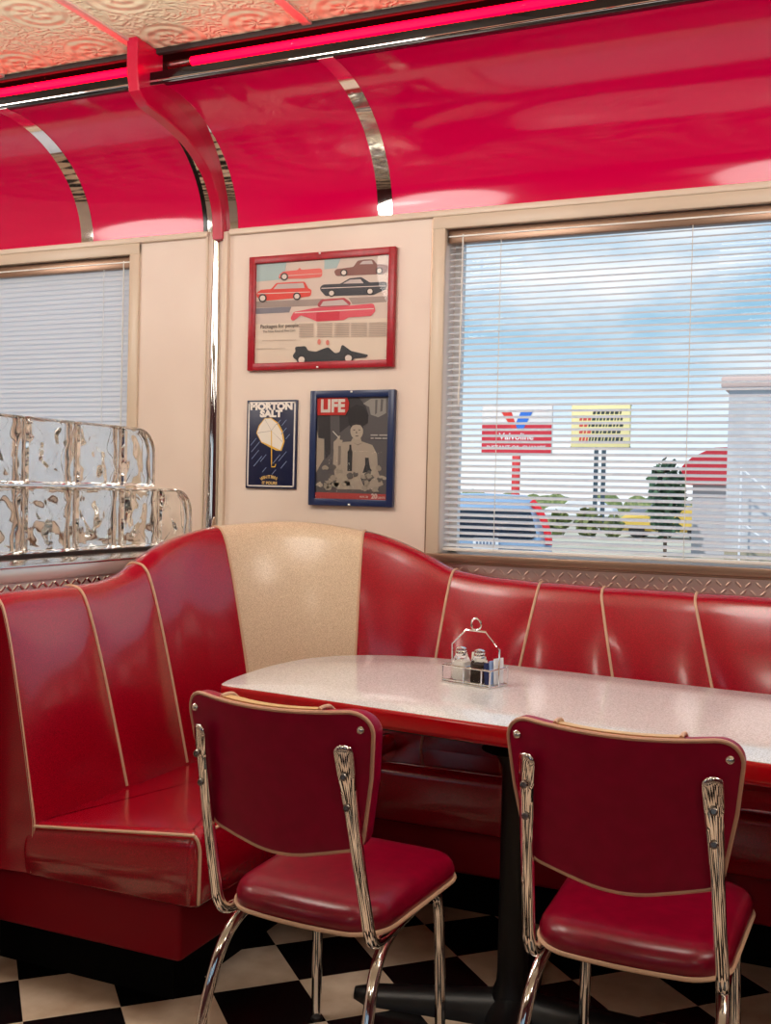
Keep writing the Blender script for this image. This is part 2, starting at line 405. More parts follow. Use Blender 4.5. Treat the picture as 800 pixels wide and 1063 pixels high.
def blind(name, label, H, tilt, pitch, zbot, cords, ladders, yb=3.585):
    x0, x1, z0, z1 = H; x0 += .006; x1 -= .006
    w = thing(name, label, 'blind', ((x0 + x1) / 2, yb, z1), 0); ox = Vector((-(x0 + x1) / 2, -yb, -z1)); T = Matrix.Translation(ox)
    b = MB(); b.box((x0, yb - .018, z1 - .05), (x1, yb + .018, z1 - .004), .003); b.build('headrail', M['brown'], w, T=T)  # beige rail; the brown puts its shade into the colour
    b = MB(); b.box((x0, yb - .021, z1 - .029), (x1, yb - .018, z1 - .024)); b.build('headrail_glint', M['white'], w, T=T)  # white strip painting the light line reflected along the rail
    b = MB(); z = z1 - .062; R = .0125
    while z > zbot + .012:
        rows = []
        jit = random.uniform(-.02, .02)
        for x in (x0 + .004, x1 - .004):
            r = []
            for q in (-1, -.5, 0, .5, 1):
                c = .0018 * (1 - q * q); u = q * R
                # q=-1 is the room-side edge
                yy = u * cos(tilt + jit) - c * sin(tilt); zz = -u * sin(tilt + jit) + c * cos(tilt)
                r.append(Vector((x, yb + yy, z + zz)))
            rows.append(r)
        b.grid(rows); z -= pitch
    b.build('slats', M['blind'], w, T=T, ang=60)
    b = MB(); b.box((x0 + .003, yb - .012, zbot), (x1 - .003, yb + .012, zbot + .012), .003); b.build('bottom_rail', M['white'], w, T=T)
    for x, dk in cords:
        b = MB(); b.tube([(x, yb - .016, z1 - .03), (x, yb - .0165, zbot + .004)], .0014, 6)
        b.build('cord', M['darkcord'] if dk else M['cord'], w, T=T)
    for x, zb in ladders:
        b = MB(); b.tube([(x, yb - .017, z1 - .02), (x - .002, yb - .018, zb)], .003, 6); b.build('tilt_wand', M['cord'], w, T=T)
    return w
blind('window_blind', 'white slatted blind tilted open over the window onto the parking lot', H1, -.43, .0215, H1[2] + .012, [(-1.145, 0), (-.50, 0), (.35, 0)], [(-1.285, 1.60)])
blind('window_blind', 'white slatted blind shut over the window behind the glass blocks', H2, -1.15, .0205, H2[2] + .012, [(-2.845, 0), (-3.8, 0)], [(-2.745, 1.2)])

# ------------------------------------------------------------------ glass block divider
struct(MB().box((-2.42, 1.9, 0), (-2.125, WY - .001, .985)).build('partition', M['darkwall']), 'low partition behind the booth under the glass blocks')
b = MB(); b.box((-2.44, 1.88, .985), (-2.125, WY - .002, 1.012)); b.box((-2.44, 1.88, 1.012), (-2.118, WY - .002, 1.053), .003)
struct(b.build('trim_16', M['satin']), 'brushed steel ledge capping the low partition')
struct(MB().box((-2.442, 1.878, 1.0525), (-2.116, WY - .002, 1.060), .0025).build('trim_19', M['steel']), 'polished top of the steel ledge under the glass blocks')
b = MB(); b.box((-2.38, 1.90, 1.059), (-2.315, 3.42, 1.071)); struct(b.build('trim_17', M['dark']), 'dark strip under the glass blocks')
b = MB(); y = 1.9; k = 0
while y < 3.2:
    T = Matrix.Translation((-2.1245, y, .998)) @ Matrix.Rotation((1 if k % 2 else -1) * .7, 4, 'X')
    b.box((-.001, -.012, -.004), (.002, .012, .004), .001, 1, T); y += .024; k += 1
struct(b.build('trim_18', M['steel']), 'embossed strip under the steel ledge')
def glass_block(name, label, y0, y1, z0, z1, end, seed):
    t = .085; x0 = -2.3 - t
    w = .003
    if end: ol = rpoly([(y0 + w, z0 + w), (y1 - w, z0 + w), (y1 - w, z1 - w), (y0 + w, z1 - w)], [.012, .012, .095, .012], 7)
    else: ol = rpoly([(y0 + w, z0 + w), (y1 - w, z0 + w), (y1 - w, z1 - w), (y0 + w, z1 - w)], .012, 4)
    # densify
    d = []
    for i in range(len(ol)):
        a, c = ol[i], ol[(i + 1) % len(ol)]; n = max(1, int((c - a).length / .013))
        for k in range(n): d.append(a + (c - a) * k / n)
    def wav(y, z, q):
        k = min(y - y0, y1 - y, z - z0, z1 - z) / .04; k = max(0, min(1, k - .3))
        v = noise.noise(Vector((y * 11 + seed * 3.1, z * 11, q * 7.7 + seed))) + .35 * noise.noise(Vector((y * 27, z * 27 + seed, q * 3)))
        return v * (.020 if not end else .013) * k
    def fn(y, z, dd):
        x = x0 + dd
        if dd <= .0005: x += wav(y, z, 0)
        elif dd >= t - .0005: x += wav(y, z, 1)
        return (x, y, z)
    ring = [(.016, 0), (.010, .004), (.004, .001), (0, .008), (0, t / 2 - .004), (.003, t / 2), (0, t / 2 + .004), (0, t - .008), (.004, t - .001), (.010, t - .004), (.016, t)]
    return tag(MB().slab(d, ring, fn, fan=14).build(name, M['glassblock'], ang=60), label, 'glass block', 'glass blocks on the booth divider')
ys = [1.835, 2.07, 2.306, 2.541, 2.776, 3.01]
zb, zm, zt = 1.071, 1.284, 1.497
ordn = ['fifth', 'fourth', 'third', 'second']
for i in range(5):
    nm = ['seventh', 'sixth', 'fifth', 'fourth', 'third'][i]
    glass_block('glass_block', 'wavy clear glass block in the bottom row, %s from the wall end' % nm, ys[i], ys[i + 1], zb, zm, False, i)
glass_block('glass_block', 'rounded clear glass end block of the bottom row, beside the chrome pilaster', 3.01 + .22, 3.437, zb, zm, True, 31)
glass_block('glass_block', 'wavy clear glass block in the bottom row next to the rounded end block', 3.01, 3.23, zb, zm, False, 32)
for i in range(4):
    nm = ['sixth', 'fifth', 'fourth', 'third'][i]
    glass_block('glass_block', 'wavy clear glass block in the top row, %s from its rounded end' % nm, ys[i], ys[i + 1], zm, zt, False, 11 + i)
glass_block('glass_block', 'wavy clear glass block in the top row next to its rounded end block', 2.776, 3.005, zm, zt, False, 43)
glass_block('glass_block', 'rounded clear glass end block of the top row', 3.005, 3.197, zm, zt, True, 44)

# ------------------------------------------------------------------ neon tubes in the recess
def neon(label, a, c, y, z, r, first):
    o = thing('neon_tube', label, 'neon light', (a, y, z), 0, 'red neon tubes in the cove recess')
    MB().tube([(0, 0, 0), (c - a, 0, 0)], r, 10).build('tube', M['neon'], o)
    s = 1 if first else -1; e = 0 if first else c - a
    b = MB().tube([(e - s * .10, .002, 0), (e - s * .098, .002, 0), (e - s * .02, 0, 0), (e, 0, 0)], [r * .5, r, r, r * .9], 12); b.build('electrode', M['steel'], o)
    n = max(2, int((c - a) / .75))
    for k in range(n):
        x = (k + .5) * (c - a) / n
        pts = catmull([(x - .005, .05, .05), (x, .01, .02), (x + .004, -r - .003, 0), (x + .006, 0, -r - .004), (x + .008, .03, -.002)], 5) if r > .01 else catmull([(x, .05, -.012), (x + .003, .01, -.010), (x + .004, -r - .002, 0), (x + .006, 0, r + .002)], 5)
        MB().tube(pts, .0028, 6).build('support', M['shakerglass'], o)
    return o
neon('long red neon tube in the upper recess, above the large window', -2.15, 3.4, 3.150, 2.770, .0145, True)
neon('thin red neon tube low in the recess, above the large window', -2.15, 3.4, 3.115, 2.730, .007, True)
neon('red neon tube in the upper recess, above the closed blind', -5.9, -2.40, 3.150, 2.770, .0145, False)
neon('thin red neon tube low in the recess, above the closed blind', -5.9, -2.40, 3.115, 2.730, .007, False)

# ------------------------------------------------------------------ booth
def hermite(xs, ys, x):
    if x <= xs[0]: return ys[0]
    if x >= xs[-1]: return ys[-1]
    i = max(k for k in range(len(xs)) if xs[k] <= x)
    if i == len(xs) - 1: return ys[-1]
    def sl(k):
        if k == 0 or k == len(xs) - 1: return 0
        a = (ys[k] - ys[k - 1]) / (xs[k] - xs[k - 1]); c = (ys[k + 1] - ys[k]) / (xs[k + 1] - xs[k])
        return 0 if a * c <= 0 else 2 * a * c / (a + c)
    h = xs[i + 1] - xs[i]; t = (x - xs[i]) / h; m0, m1 = sl(i) * h, sl(i + 1) * h
    return ys[i] * (2 * t ** 3 - 3 * t * t + 1) + m0 * (t ** 3 - 2 * t * t + t) + ys[i + 1] * (-2 * t ** 3 + 3 * t * t) + m1 * (t ** 3 - t * t)
BX, BY, BR = -2.0, 3.42, .57; YL0 = 2.10; YA = BY - BR; LS = YA - YL0; LA = BR * PI / 2
def path(s):
    if s < LS: return Vector((BX, YL0 + s, 0)), Vector((1, 0, 0))
    if s < LS + LA:
        th = PI - (s - LS) / BR; return Vector((BX + BR + BR * cos(th), YA + BR * sin(th), 0)), Vector((-cos(th), -sin(th), 0))
    return Vector((BX + BR + s - LS - LA, BY, 0)), Vector((0, -1, 0))
HS = [0, .40, .52, .61, .70, .85, .984, 1.25, 1.506, 1.60, 1.745, 1.835, 2.0, 2.4, 4.2]
HZ = [1.003, 1.003, 1.018, 1.052, 1.090, 1.132, 1.158, 1.176, 1.150, 1.126, 1.070, 1.030, 1.008, .998, .990]
def Htop(s): return hermite(HS, HZ, s)
def bprof(s, puff):
    """cross-section (d towards the room, z): back foot, over the top, down the front"""
    H = Htop(s); pr = [(-.062, .30), (-.062, .6), (-.062, H - .04), (-.058, H - .016), (-.042, H - .003), (-.022, H + .002 * puff), (.004, H - .006 + .004 * puff), (.023, H - .026), (.036, H - .06)]
    z0 = H - .06
    for k in range(1, 9):
        t = k / 8; z = z0 + (.44 - z0) * t
        pr.append((.036 + .102 * t ** .85 + .016 * puff * sin(PI * min(1, t * 1.05)) ** .7, z))
    pr += [(.138, .40), (.135, .31)]
    return pr
def bpt(s, d, z):
    p, n = path(s); q = p + n * d; q.z = z; return q
slant = [0, .06, .065, .09, 0, -.05, -.08, .12, .14, .12, .12, .12, .12]
bounds = [0, .316, .61, .984, 1.506, 1.838, 2.14, 2.348, 2.637, 2.94, 3.24, 3.54, 3.84]
booth = thing('corner_booth', 'glittery red vinyl corner booth bench with beige piping and one cream corner panel', 'booth seating', (-1.7, 2.8, 0))
BT = Matrix.Translation((1.7, -2.8, 0))
def wz(s, z): H = Htop(s); return max(0, min(1, (H - .02 - z) / (H - .46)))
for i in range(len(bounds) - 1):
    a, c = bounds[i], bounds[i + 1]; n = max(10, int((c - a) / .025)); rows = []
    for k in range(n + 1):
        t = k / n; s = a + (c - a) * t; sl = slant[i] + (slant[i + 1] - slant[i]) * t; puff = (1 - abs(2 * t - 1) ** 3.0) if .0 < t < 1 else 0
        if i == 0: puff *= 1
        rows.append([bpt(s + sl * wz(s, z), d, z) if j > 5 else bpt(s, d, z) for j, (d, z) in enumerate(bprof(s, puff))])
    b = MB().grid(rows)
    if i == 0: b.f.append(list(range(len(rows[0]))))
    cream = i == 3
    o = b.build('back_panel', M['cream_vinyl'] if cream else M['vinyl'], booth, T=BT, ang=50)
    if cream: o['label'] = 'cream speckled vinyl corner panel'
for i, s in enumerate(bounds[:-1]):
    pr = bprof(s, 0)[3 if i else 2:-2]
    if i == 0: pr = bprof(s, 0)[3:]
    pts = catmull([bpt(s + (.004 if i == 0 else 0) + (slant[i] * wz(s, z) if d > .003 else 0), d + .001 - (.004 if i == 0 else 0), z) for d, z in pr], 3)
    MB().tube(pts, .0044, 8).build('piping', M['piping'], booth, T=BT)
# seats
def seat(name, poly, radii, ztop, thick, tilt, zbot):
    o = rpoly(poly, radii, 6)
    d = []
    for i in range(len(o)):
        a, c = o[i], o[(i + 1) % len(o)]; n = max(1, int((c - a).length / .06))
        for k in range(n): d.append(a + (c - a) * k / n)
    r = .035
    rings = [(.01, 0), (0, .01), (-.003, thick * .5), (0, thick - r)] + [(r * (1 - cos(q)), thick - r + r * sin(q)) for q in (.35, .8, 1.2, PI / 2)]
    def fn(x, y, z):
        e = tilt(x, y); top = ztop + e
        return (x, y, zbot + (top - zbot) * z / thick)
    return MB().slab(d, rings, fn, fan=4).build(name, M['vinyl'], booth, T=BT, ang=60)
# left seat under the glass-block divider
tl = lambda x, y: .10 * (x + 1.62)
seat('seat_cushion', [(-1.90, 2.10), (-1.376, 2.10), (-1.376, 3.32), (-1.90, 3.32)], [.02, .03, .02, .02], .458, .162, tl, .300)
tr = lambda x, y: -.08 * (y - 3.0)
seat('seat_cushion', [(-1.372, 2.965), (2.1, 2.965), (2.1, 3.335), (-1.372, 3.335)], [.02, .02, .02, .02], .465, .175, tr, .290)
def zl(x): return .458 + .10 * (x + 1.62) - .006
pts = [(-1.875, 2.104, zl(-1.875)), (-1.65, 2.104, zl(-1.65)), (-1.42, 2.104, zl(-1.42)), (-1.388, 2.108, zl(-1.4) - .004), (-1.378, 2.113, zl(-1.4) - .03), (-1.376, 2.112, .40), (-1.377, 2.112, .33), (-1.38, 2.116, .31)]
MB().tube(catmull([Vector(p) for p in pts], 5), .0040, 8).build('seat_piping', M['piping'], booth, T=BT)
pts = [(-1.382, 2.14, zl(-1.376) - .004), (-1.381, 2.5, zl(-1.376) - .004), (-1.38, 2.95, zl(-1.376) - .004)]
MB().tube([Vector(p) for p in pts], .0036, 8).build('seat_piping', M['piping'], booth, T=BT)
pts = [(-1.37, 2.972, .462), (2.1, 2.972, .462)]
# plinths
def plinth(lo, hi): MB().box(lo, hi, .012, 3).build('plinth', M['plinth'], booth, T=BT)
plinth((-2.07, 2.155, .14), (-1.455, 3.40, .305)); plinth((-1.47, 3.04, .14), (2.1, 3.42, .30))
MB().box((-2.095, 2.24, 0), (-1.53, 3.42, .15)).box((-1.5, 3.12, 0), (2.1, 3.42, .15)).build('toe_kick', M['kick'], booth, T=BT)

# ------------------------------------------------------------------ table
tb = thing('dining_table', 'speckled cream laminate table with red edge on a black pedestal in front of the booth', 'table', (-.735, 2.53, 0))
TT = Matrix.Translation((.735, -2.53, 0))
left = catmull([Vector((*p, 0)) for p in [(-1.578, 2.505), (-1.597, 2.58), (-1.612, 2.73), (-1.612, 2.88), (-1.588, 3.02), (-1.535, 3.12), (-1.46, 3.19), (-1.36, 3.238), (-1.24, 3.262), (-1.1, 3.262), (-.95, 3.247)]], 4)
outl = [Vector((p.x, p.y)) for p in left] + [Vector(p) for p in [(-.75, 3.22), (-.46, 3.183), (-.194, 3.15), (.3, 3.09)]]
outl += rpoly([(.3, 3.09), (.75, 3.035), (.66, 2.225), (.2, 2.278)], [0, .1, .1, 0], 6)[1:-1]
outl += [Vector(p) for p in [(.2, 2.278), (-.172, 2.321), (-.45, 2.351), (-.718, 2.382), (-1.102, 2.431), (-1.338, 2.462), (-1.50, 2.482), (-1.545, 2.487), (-1.565, 2.492)]]
MB().slab(outl, [(.004, .744), (.004, .7506), (.006, .7512)], fan=2).build('tabletop', M['table'], tb, T=TT)
MB().slab(outl, [(.02, .700), (.006, .700), (.001, .706), (0, .712), (0, .738), (.001, .746), (.004, .7495), (.0075, .7495), (.02, .747)]).build('edge_band', M['table_edge'], tb, T=TT)
MB().slab([Vector(p) for p in rpoly([(-1.3, 2.6), (.4, 2.42), (.45, 2.95), (-1.2, 3.13)], .06)], [(0, .66), (0, .702)]).build('underframe', M['black'], tb, T=TT)
MB().lathe([(.06, .02), (.052, .06), (.040, .09), (.038, .12), (.038, .62), (.06, .66), (.09, .665)], 24, (-.735, 2.53, 0)).build('column', M['black'], tb, T=TT)
def foot(ang, L):
    rows = []; ux = Vector((cos(ang), sin(ang), 0)); uy = Vector((-sin(ang), cos(ang), 0)); o = Vector((-.735, 2.53, 0))
    for k in range(13):
        t = k / 12; w = .062 - .018 * t; hh = .075 - .045 * t ** .8
        if t > .85: w *= math.sqrt(max(.02, 1 - ((t - .85) / .16) ** 2)); hh *= .75 + .25 * math.sqrt(max(0, 1 - ((t - .85) / .16) ** 2))
        rows.append([o + ux * (L * t) + uy * (w * cos(q)) + Vector((0, 0, max(0, hh * sin(q)))) for q in [PI * j / 8 for j in range(9)]])
    b = MB().grid(rows, closed=True); b.f.append(list(range(9))); b.f.append([12 * 9 + j for j in range(9)])
    b.build('foot', M['black'], tb, T=TT)
for a in (PI + .17, .17, PI / 2 + .17, -PI / 2 + .17): foot(a, .40)

# ------------------------------------------------------------------ chairs
def make_chair(label, loc, rz):
    t = thing('diner_chair', label, 'chair', loc, rz, 'chrome diner chairs at the table')
    cv, ch = M['chair_vinyl_shaded'], M['chrome']
    # seat
    so = rpoly([(-.185, 0), (.185, 0), (.198, .41), (-.198, .41)], [.075, .075, .07, .07], 8)
    so2 = []
    for i in range(len(so)):
        a, c = so[i], so[(i + 1) % len(so)]; n = max(1, int((c - a).length / .04))
        for k in range(n): so2.append(a + (c - a) * k / n)
    bowy = lambda x, y: y - .022 * max(0, 1 - (x / .19) ** 2) * max(0, 1 - y / .12)
    rings = [(.012, .408), (.004, .408), (0, .414), (-.001, .428), (.003, .440), (.010, .449), (.022, .455), (.04, .459)]
    def fs(x, y, z):
        e = max(0, 1 - (x / .2) ** 2) * max(0, 1 - ((y - .2) / .21) ** 2)
        return (x, bowy(x, y), z + (.006 * e if z > .45 else 0) + .010 * (y / .41 - .5))
    MB().slab(so2, rings, fs, fan=5).build('seat', cv, t, ang=60)
    w = [fs(p.x, p.y, .408) for p in inset(so2, -.001)]
    MB().tube(w, .0048, 8, closed=True).build('seat_welt', M['piping'], t)
    # backrest
    bo = rpoly([(-.178, .596), (0, .556), (.178, .596), (.205, .74), (.220, .880), (-.220, .880), (-.205, .74)], [.04, .3, .04, .3, .048, .048, .3], 8)
    bo2 = []
    for i in range(len(bo)):
        a, c = bo[i], bo[(i + 1) % len(bo)]; n = max(1, int((c - a).length / .03))
        for k in range(n): bo2.append(a + (c - a) * k / n)
    def fb(x, z, d):
        q = (z - .56) / .32; yb = -.035 - .064 * q
        k = max(0, 1 - (x / .22) ** 2); return (x, yb - .042 * k + d, z - .014 * k * max(0, q) ** 2)
    rg = [(.010, -.004), (.003, -.002), (0, .004), (0, .028), (.003, .040), (.010, .050), (.022, .057), (.04, .060)]
    MB().slab(bo2, rg, fb, fan=5).build('backrest', M['back_vinyl_lit'], t, ang=60)
    w = [fb(p.x, p.y, -.0005) for p in inset(bo2, .002)]
    MB().tube(w, .0042, 8, closed=True).build('back_welt', M['welt'], t)
    cs = []
    for p in rpoly([(-.115, .62), (.112, .62), (.112, .8835), (-.115, .8835)], .004, 2): cs.append(p)
    cs2 = []
    for i in range(len(cs)):
        a, c = cs[i], cs[(i + 1) % len(cs)]; n = max(1, int((c - a).length / .02))
        for k in range(n): cs2.append(a + (c - a) * k / n)
    rg2 = [(.004, .009), (0, .010), (0, .030), (.004, .045), (.011, .054), (.02, .061), (.04, .064)]
    MB().slab(cs2, rg2, fb, fan=3).build('cream_stripe', M['chair_cream'], t, ang=60)
    for x in (-.115, .112):
        pts = [fb(x, .883, .007), fb(x, .885, .016), fb(x, .885, .030), fb(x, .882, .046), fb(x, .873, .057), fb(x, .852, .063), fb(x, .7, .064), fb(x, .625, .063)]
        MB().tube(catmull([Vector(p) for p in pts], 4), .0042, 8).build('stripe_piping', M['piping'], t)
    for sx in (-1, 1):
        # upright: flattened spoon top, down behind the backrest, hooking under the seat
        P = [(.166, -.1245, .812), (.166, -.1235, .808), (.1665, -.121, .798), (.169, -.112, .755), (.171, -.098, .70), (.174, -.078, .62), (.177, -.055, .53), (.180, -.036, .46), (.181, -.026, .425), (.180, -.006, .398), (.178, .03, .390), (.174, .10, .392)]
        P = [Vector((sx * p[0], p[1] - .004, p[2])) for p in P]
        R = [(.004, .002), (.013, .0045), (.0185, .006), (.0180, .008), (.0155, .010), (.0135, .012)] + [(.0128, .0128)] * 6
        Pc = catmull(P, 5); Rc = []
        for i in range(len(Pc)):
            u = i / 5; k = min(int(u), len(R) - 2); f_ = u - k
            Rc.append(tuple(R[k][j] * (1 - f_) + R[k + 1][j] * f_ for j in (0, 1)))
        MB().tube(Pc, Rc, 12, ref=(1, .4 * sx, 0)).build('back_post', ch, t)
        for (z, y) in ((.752, -.128), (.690, -.113)):
            x = sx * .170
            T = Matrix.Translation((x, y, z)) @ Matrix.Rotation(PI / 2 - .17, 4, 'X')
            MB().lathe([(.0075, 0), (.0075, .002), (.006, .0038), (.0045, .004), (.0042, .0025), (.001, .0025)], 12).build('bolt', M['boltsteel'], t, T=T)
        T = Matrix.Translation(fb(sx * .192, .842, -.004)) @ Matrix.Rotation(PI / 2 - .2, 4, 'X')
        MB().lathe([(.008, 0), (.0075, .003), (.005, .005), (.001, .0055)], 12).build('screw', M['steel'], t, T=T)
        # rear leg sweeping back
        P = [(.160, .25, .388), (.166, .15, .386), (.172, .06, .372), (.180, .0, .33), (.187, -.04, .25), (.192, -.068, .15), (.196, -.085, .06), (.198, -.092, .008)]
        MB().tube(catmull([Vector((sx * p[0], p[1], p[2])) for p in P], 5), .0125, 12).build('leg', ch, t)
        P = [(.150, .20, .392), (.155, .30, .390), (.158, .335, .378), (.160, .352, .34), (.163, .362, .2), (.166, .368, .008)]
        MB().tube(catmull([Vector((sx * p[0], p[1], p[2])) for p in P], 5), .0125, 12).build('leg', ch, t)
    MB().tube([(-.155, .22, .389), (.155, .22, .389)], .010, 10).tube([(-.172, .08, .392), (.172, .08, .392)], .010, 10).build('seat_frame', ch, t)
    for c in list(t.children):
        if c.name.startswith('leg'):
            zs = min(c.data.vertices, key=lambda q: q.co.z).co
            MB().lathe([(.013, 0), (.0142, .002), (.0138, .007), (.0127, .009)], 12, (zs.x, zs.y + (.0), 0)).build('leg_tip', M['black'], c)
    return t
c1 = make_chair('red vinyl diner chair standing nearer the bench under the glass blocks', (-1.023, 1.941, 0), -.06)
dup(c1, 'red vinyl diner chair standing nearer the caddy and the window', (-.372, 2.04, 0), -.02)

# ------------------------------------------------------------------ condiment caddy and shakers
TZ = .7512
cx, cy, ca = -.968, 2.875, -.26
def caddy_xy(x, y): return Vector((cx + cos(ca) * x - sin(ca) * y, cy + sin(ca) * x + cos(ca) * y, TZ))
cd = thing('condiment_caddy', 'chrome wire caddy with loop handle on the table', 'caddy', (cx, cy, TZ), ca)
w, dpt = .080, .046
b = MB()
rect = lambda z, e=0: [(-w - e, -dpt - e, z), (w + e, -dpt - e, z), (w + e, dpt + e, z), (-w - e, dpt + e, z)]
for z in (.004, .050): b.tube(rect(z), .0026, 8, closed=True)
b.tube([(-w, -dpt, .010), (w, -dpt, .010)], .0018, 8)
for x in (-w, -.008, .052, w):
    for y in (-dpt, dpt): b.tube([(x, y, 0.001), (x, y, .050)], .0023, 8)
for y in (-.03, -.01, .01, .03): b.tube([(-w, y, .004), (w, y, .004)], .0018, 6)
for x in (-.008, .052): b.tube([(x, -dpt, .004), (x, dpt, .004)], .0018, 6); b.tube([(x, -dpt, .050), (x, dpt, .050)], .0018, 6)
b.build('basket', M['chrome'], cd)
b = MB(); b.tube([(-w, 0, .004), (-w, 0, .106), (-.034, 0, .150), (.034, 0, .150), (w, 0, .106), (w, 0, .004)], .0028, 8)
b.build('handle', M['chrome'], cd)
MB().tube([(.0165 * cos(q), 0, .169 + .0165 * sin(q)) for q in [2 * PI * k / 24 for k in range(24)]], .0028, 8, closed=True).build('ring', M['chrome'], cd)
def shaker(name, label, x, y, fill):
    p = caddy_xy(x, y); p.z = TZ + .0068
    s = thing(name, label, 'shaker', p, ca + .1)
    sq = lambda r: rpoly([(-r, -r), (r, -r), (r, r), (-r, r)], r * .35, 4)
    MB().slab(sq(.0205), [(.003, 0), (0, .003), (0, .055), (.003, .063), (.006, .068), (.007, .072)], fan=1).build('glass_body', M['shakerglass'], s)
    MB().slab(sq(.0196), [(.002, .002), (0, .006), (0, .052), (.001, .053)], fan=1).build('contents', fill, s)
    MB().lathe([(.0162, .070), (.0172, .072), (.0172, .080), (.016, .083), (.0165, .085), (.0155, .090), (.010, .0935), (.002, .095)], 20).build('lid', M['chrome'], s)
    return s
salt = speckle(mat('salt', (0, 0, 0, 1), .8), srgb(232, 226, 218), srgb(250, 248, 244), 900)
pepper = speckle(mat('pepper', (0, 0, 0, 1), .8), srgb(26, 18, 15), srgb(92, 70, 52), 900, .45, .62)
shaker('salt_shaker', 'square glass salt shaker with chrome lid in the caddy', -.045, -.004, salt)
shaker('pepper_shaker', 'square glass pepper shaker with chrome lid in the caddy', .020, -.008, pepper)
def packet(label, x, y, col, tilt, rz, hh=.062, ww=.044):
    p = caddy_xy(x, y); p.z = TZ + .0072
    o = rpoly([(-ww / 2, 0), (ww / 2, 0), (ww / 2, hh), (-ww / 2, hh)], .002, 2)
    ob = MB().slab(o, [(.001, -.0018), (0, -.0004), (0, .0004), (.001, .0018)], lambda a, c, d: (a, d * (1.6 - abs(c / hh - .5) * 2), c)).build('sugar_packet', col, None)
    ob.location = p; ob.rotation_euler = (tilt, 0, ca + rz)
    return tag(ob, label, 'sugar packet', 'sweetener packets in the caddy')
packet('dark blue sweetener packet in the caddy beside the pepper shaker', .060, -.012, flat(44, 56, 104), -.1, PI / 2 - .2, .060)
packet('pale blue sweetener packet in the caddy, between the dark blue and the white ones', .066, .002, flat(150, 176, 220), -.06, PI / 2 - .15, .066)
packet('white sugar packet at the outer end of the caddy', .073, .010, flat(232, 234, 240), -.03, PI / 2 - .1, .072)
packet('white paper packet standing between the salt and pepper shakers', -.012, .022, flat(240, 236, 230), -.2, .25, .078, .036)

# ------------------------------------------------------------------ pictures on the wall
class Pic:
    """a flat print on the wall; polygons in unit coordinates u right, v down"""
    def __init__(s, root, x0, x1, z0, z1, y): s.r = root; s.a = (x0, x1, z0, z1); s.y = y; s.n = 0
    def pt(s, u, v, y=None):
        x0, x1, z0, z1 = s.a; return Vector((x0 + (x1 - x0) * u, y if y is not None else s.y, z1 + (z0 - z1) * v))
    def shapes(s, name, polys, m, each=False):
        if each:
            for p in polys: s.shapes(name, [p], m); s.n -= 1
            s.n += 1; return
        s.n += 1; b = MB(); y = s.y - .00025 * s.n
        for p in polys: b.add([s.pt(u, v, y) for u, v in p], [list(range(len(p)))])
        return b.build(name, m, s.r, fix=False)
    def text(s, name, items, m):
        s.n += 1; b = MB(); y = s.y - .00025 * s.n
        x0, x1, z0, z1 = s.a; W = x1 - x0
        for it in items:
            body, u, v, size, bold, sx, al, rot = list(it) + [0, 1, 'CENTER', 0][len(it) - 4:]
            vv, ff = text_mesh(body, size, bold, al, 0, sx); c = s.pt(u, v, y); R = Matrix.Rotation(rot, 2)
            q = []
            for p in vv: a = R @ Vector((p.x, p.y)); q.append(Vector((c.x + a.x, y, c.z + a.y)))
            b.add(q, ff)
        return b.build(name, m, s.r, fix=False)
def ell(cx, cy, rx, ry, n=16): return [(cx + rx * cos(2 * PI * k / n), cy + ry * sin(2 * PI * k / n)) for k in range(n)]
def frame(b, x0, x1, z0, z1, t, y0, y1, bev):
    b.box((x0, y0, z0), (x0 + t, y1, z1), bev); b.box((x1 - t, y0, z0), (x1, y1, z1), bev)
    b.box((x0 + t * .5, y0 + .0006, z1 - t), (x1 - t * .5, y1, z1 - .0002), bev); b.box((x0 + t * .5, y0 + .0006, z0 + .0002), (x1 - t * .5, y1, z0 + t), bev)
    return b
def hooks(r, xm, z0, z1, y):
    for z in (z0 + .006, z1 - .006): MB().box((xm - .004, y - .004, z - .003), (xm + .004, y, z + .003), .001).build('clip', M['white'], r)

# (a) red framed car advertisement
x0, x1, z0, z1 = -2.131, -1.526, 1.738, 2.169
fr = thing('framed_print', 'red framed vintage car advertisement above the other two pictures', 'picture', ((x0 + x1) / 2, WY, (z0 + z1) / 2)); FT = Matrix.Translation((-(x0 + x1) / 2, -WY, -(z0 + z1) / 2))
def setT(root, T):
    for c in root.children: c.data.transform(T)
frame(MB(), x0, x1, z0, z1, .027, 3.527, 3.5495, .003).build('frame', M['redframe'], fr)
ix0, ix1, iz0, iz1 = x0 + .024, x1 - .024, z0 + .024, z1 - .024
MB().box((ix0 - .004, 3.540, iz0 - .004), (ix1 + .004, 3.548, iz1 + .004)).build('print', flat(214, 194, 182), fr)
P = Pic(fr, ix0, ix1, iz0, iz1, 3.540)
def cz(x, y):   # coordinates read off an enlarged view of the advertisement
    u = (x - 78) / 655.0; top = 110 - 42 * u; bot = 612 - 27 * u; return (u, (y - top) / (bot - top))
cp = lambda L: [cz(*p) for p in L]
cr_ = lambda L: cp(rpoly(L, 14, 3))
def wheel(x, y, r): return ([cp(ell(x, y, r, r * 1.02))], [cp(ell(x, y, r * .62, r * .62))])
P.shapes('paper', [[(0, .60), (1, .60), (1, 1), (0, 1)]], flat(222, 204, 186))
P.shapes('sky_patch', [cp([(80, 110), (232, 101), (222, 188), (80, 200)]), cp([(420, 90), (500, 86), (480, 135), (420, 140)])], flat(168, 188, 188), True)
P.shapes('road', [cp([(80, 298), (420, 285), (420, 318), (80, 330)]), cp([(540, 280), (728, 272), (728, 300), (560, 312)])], flat(160, 142, 134))
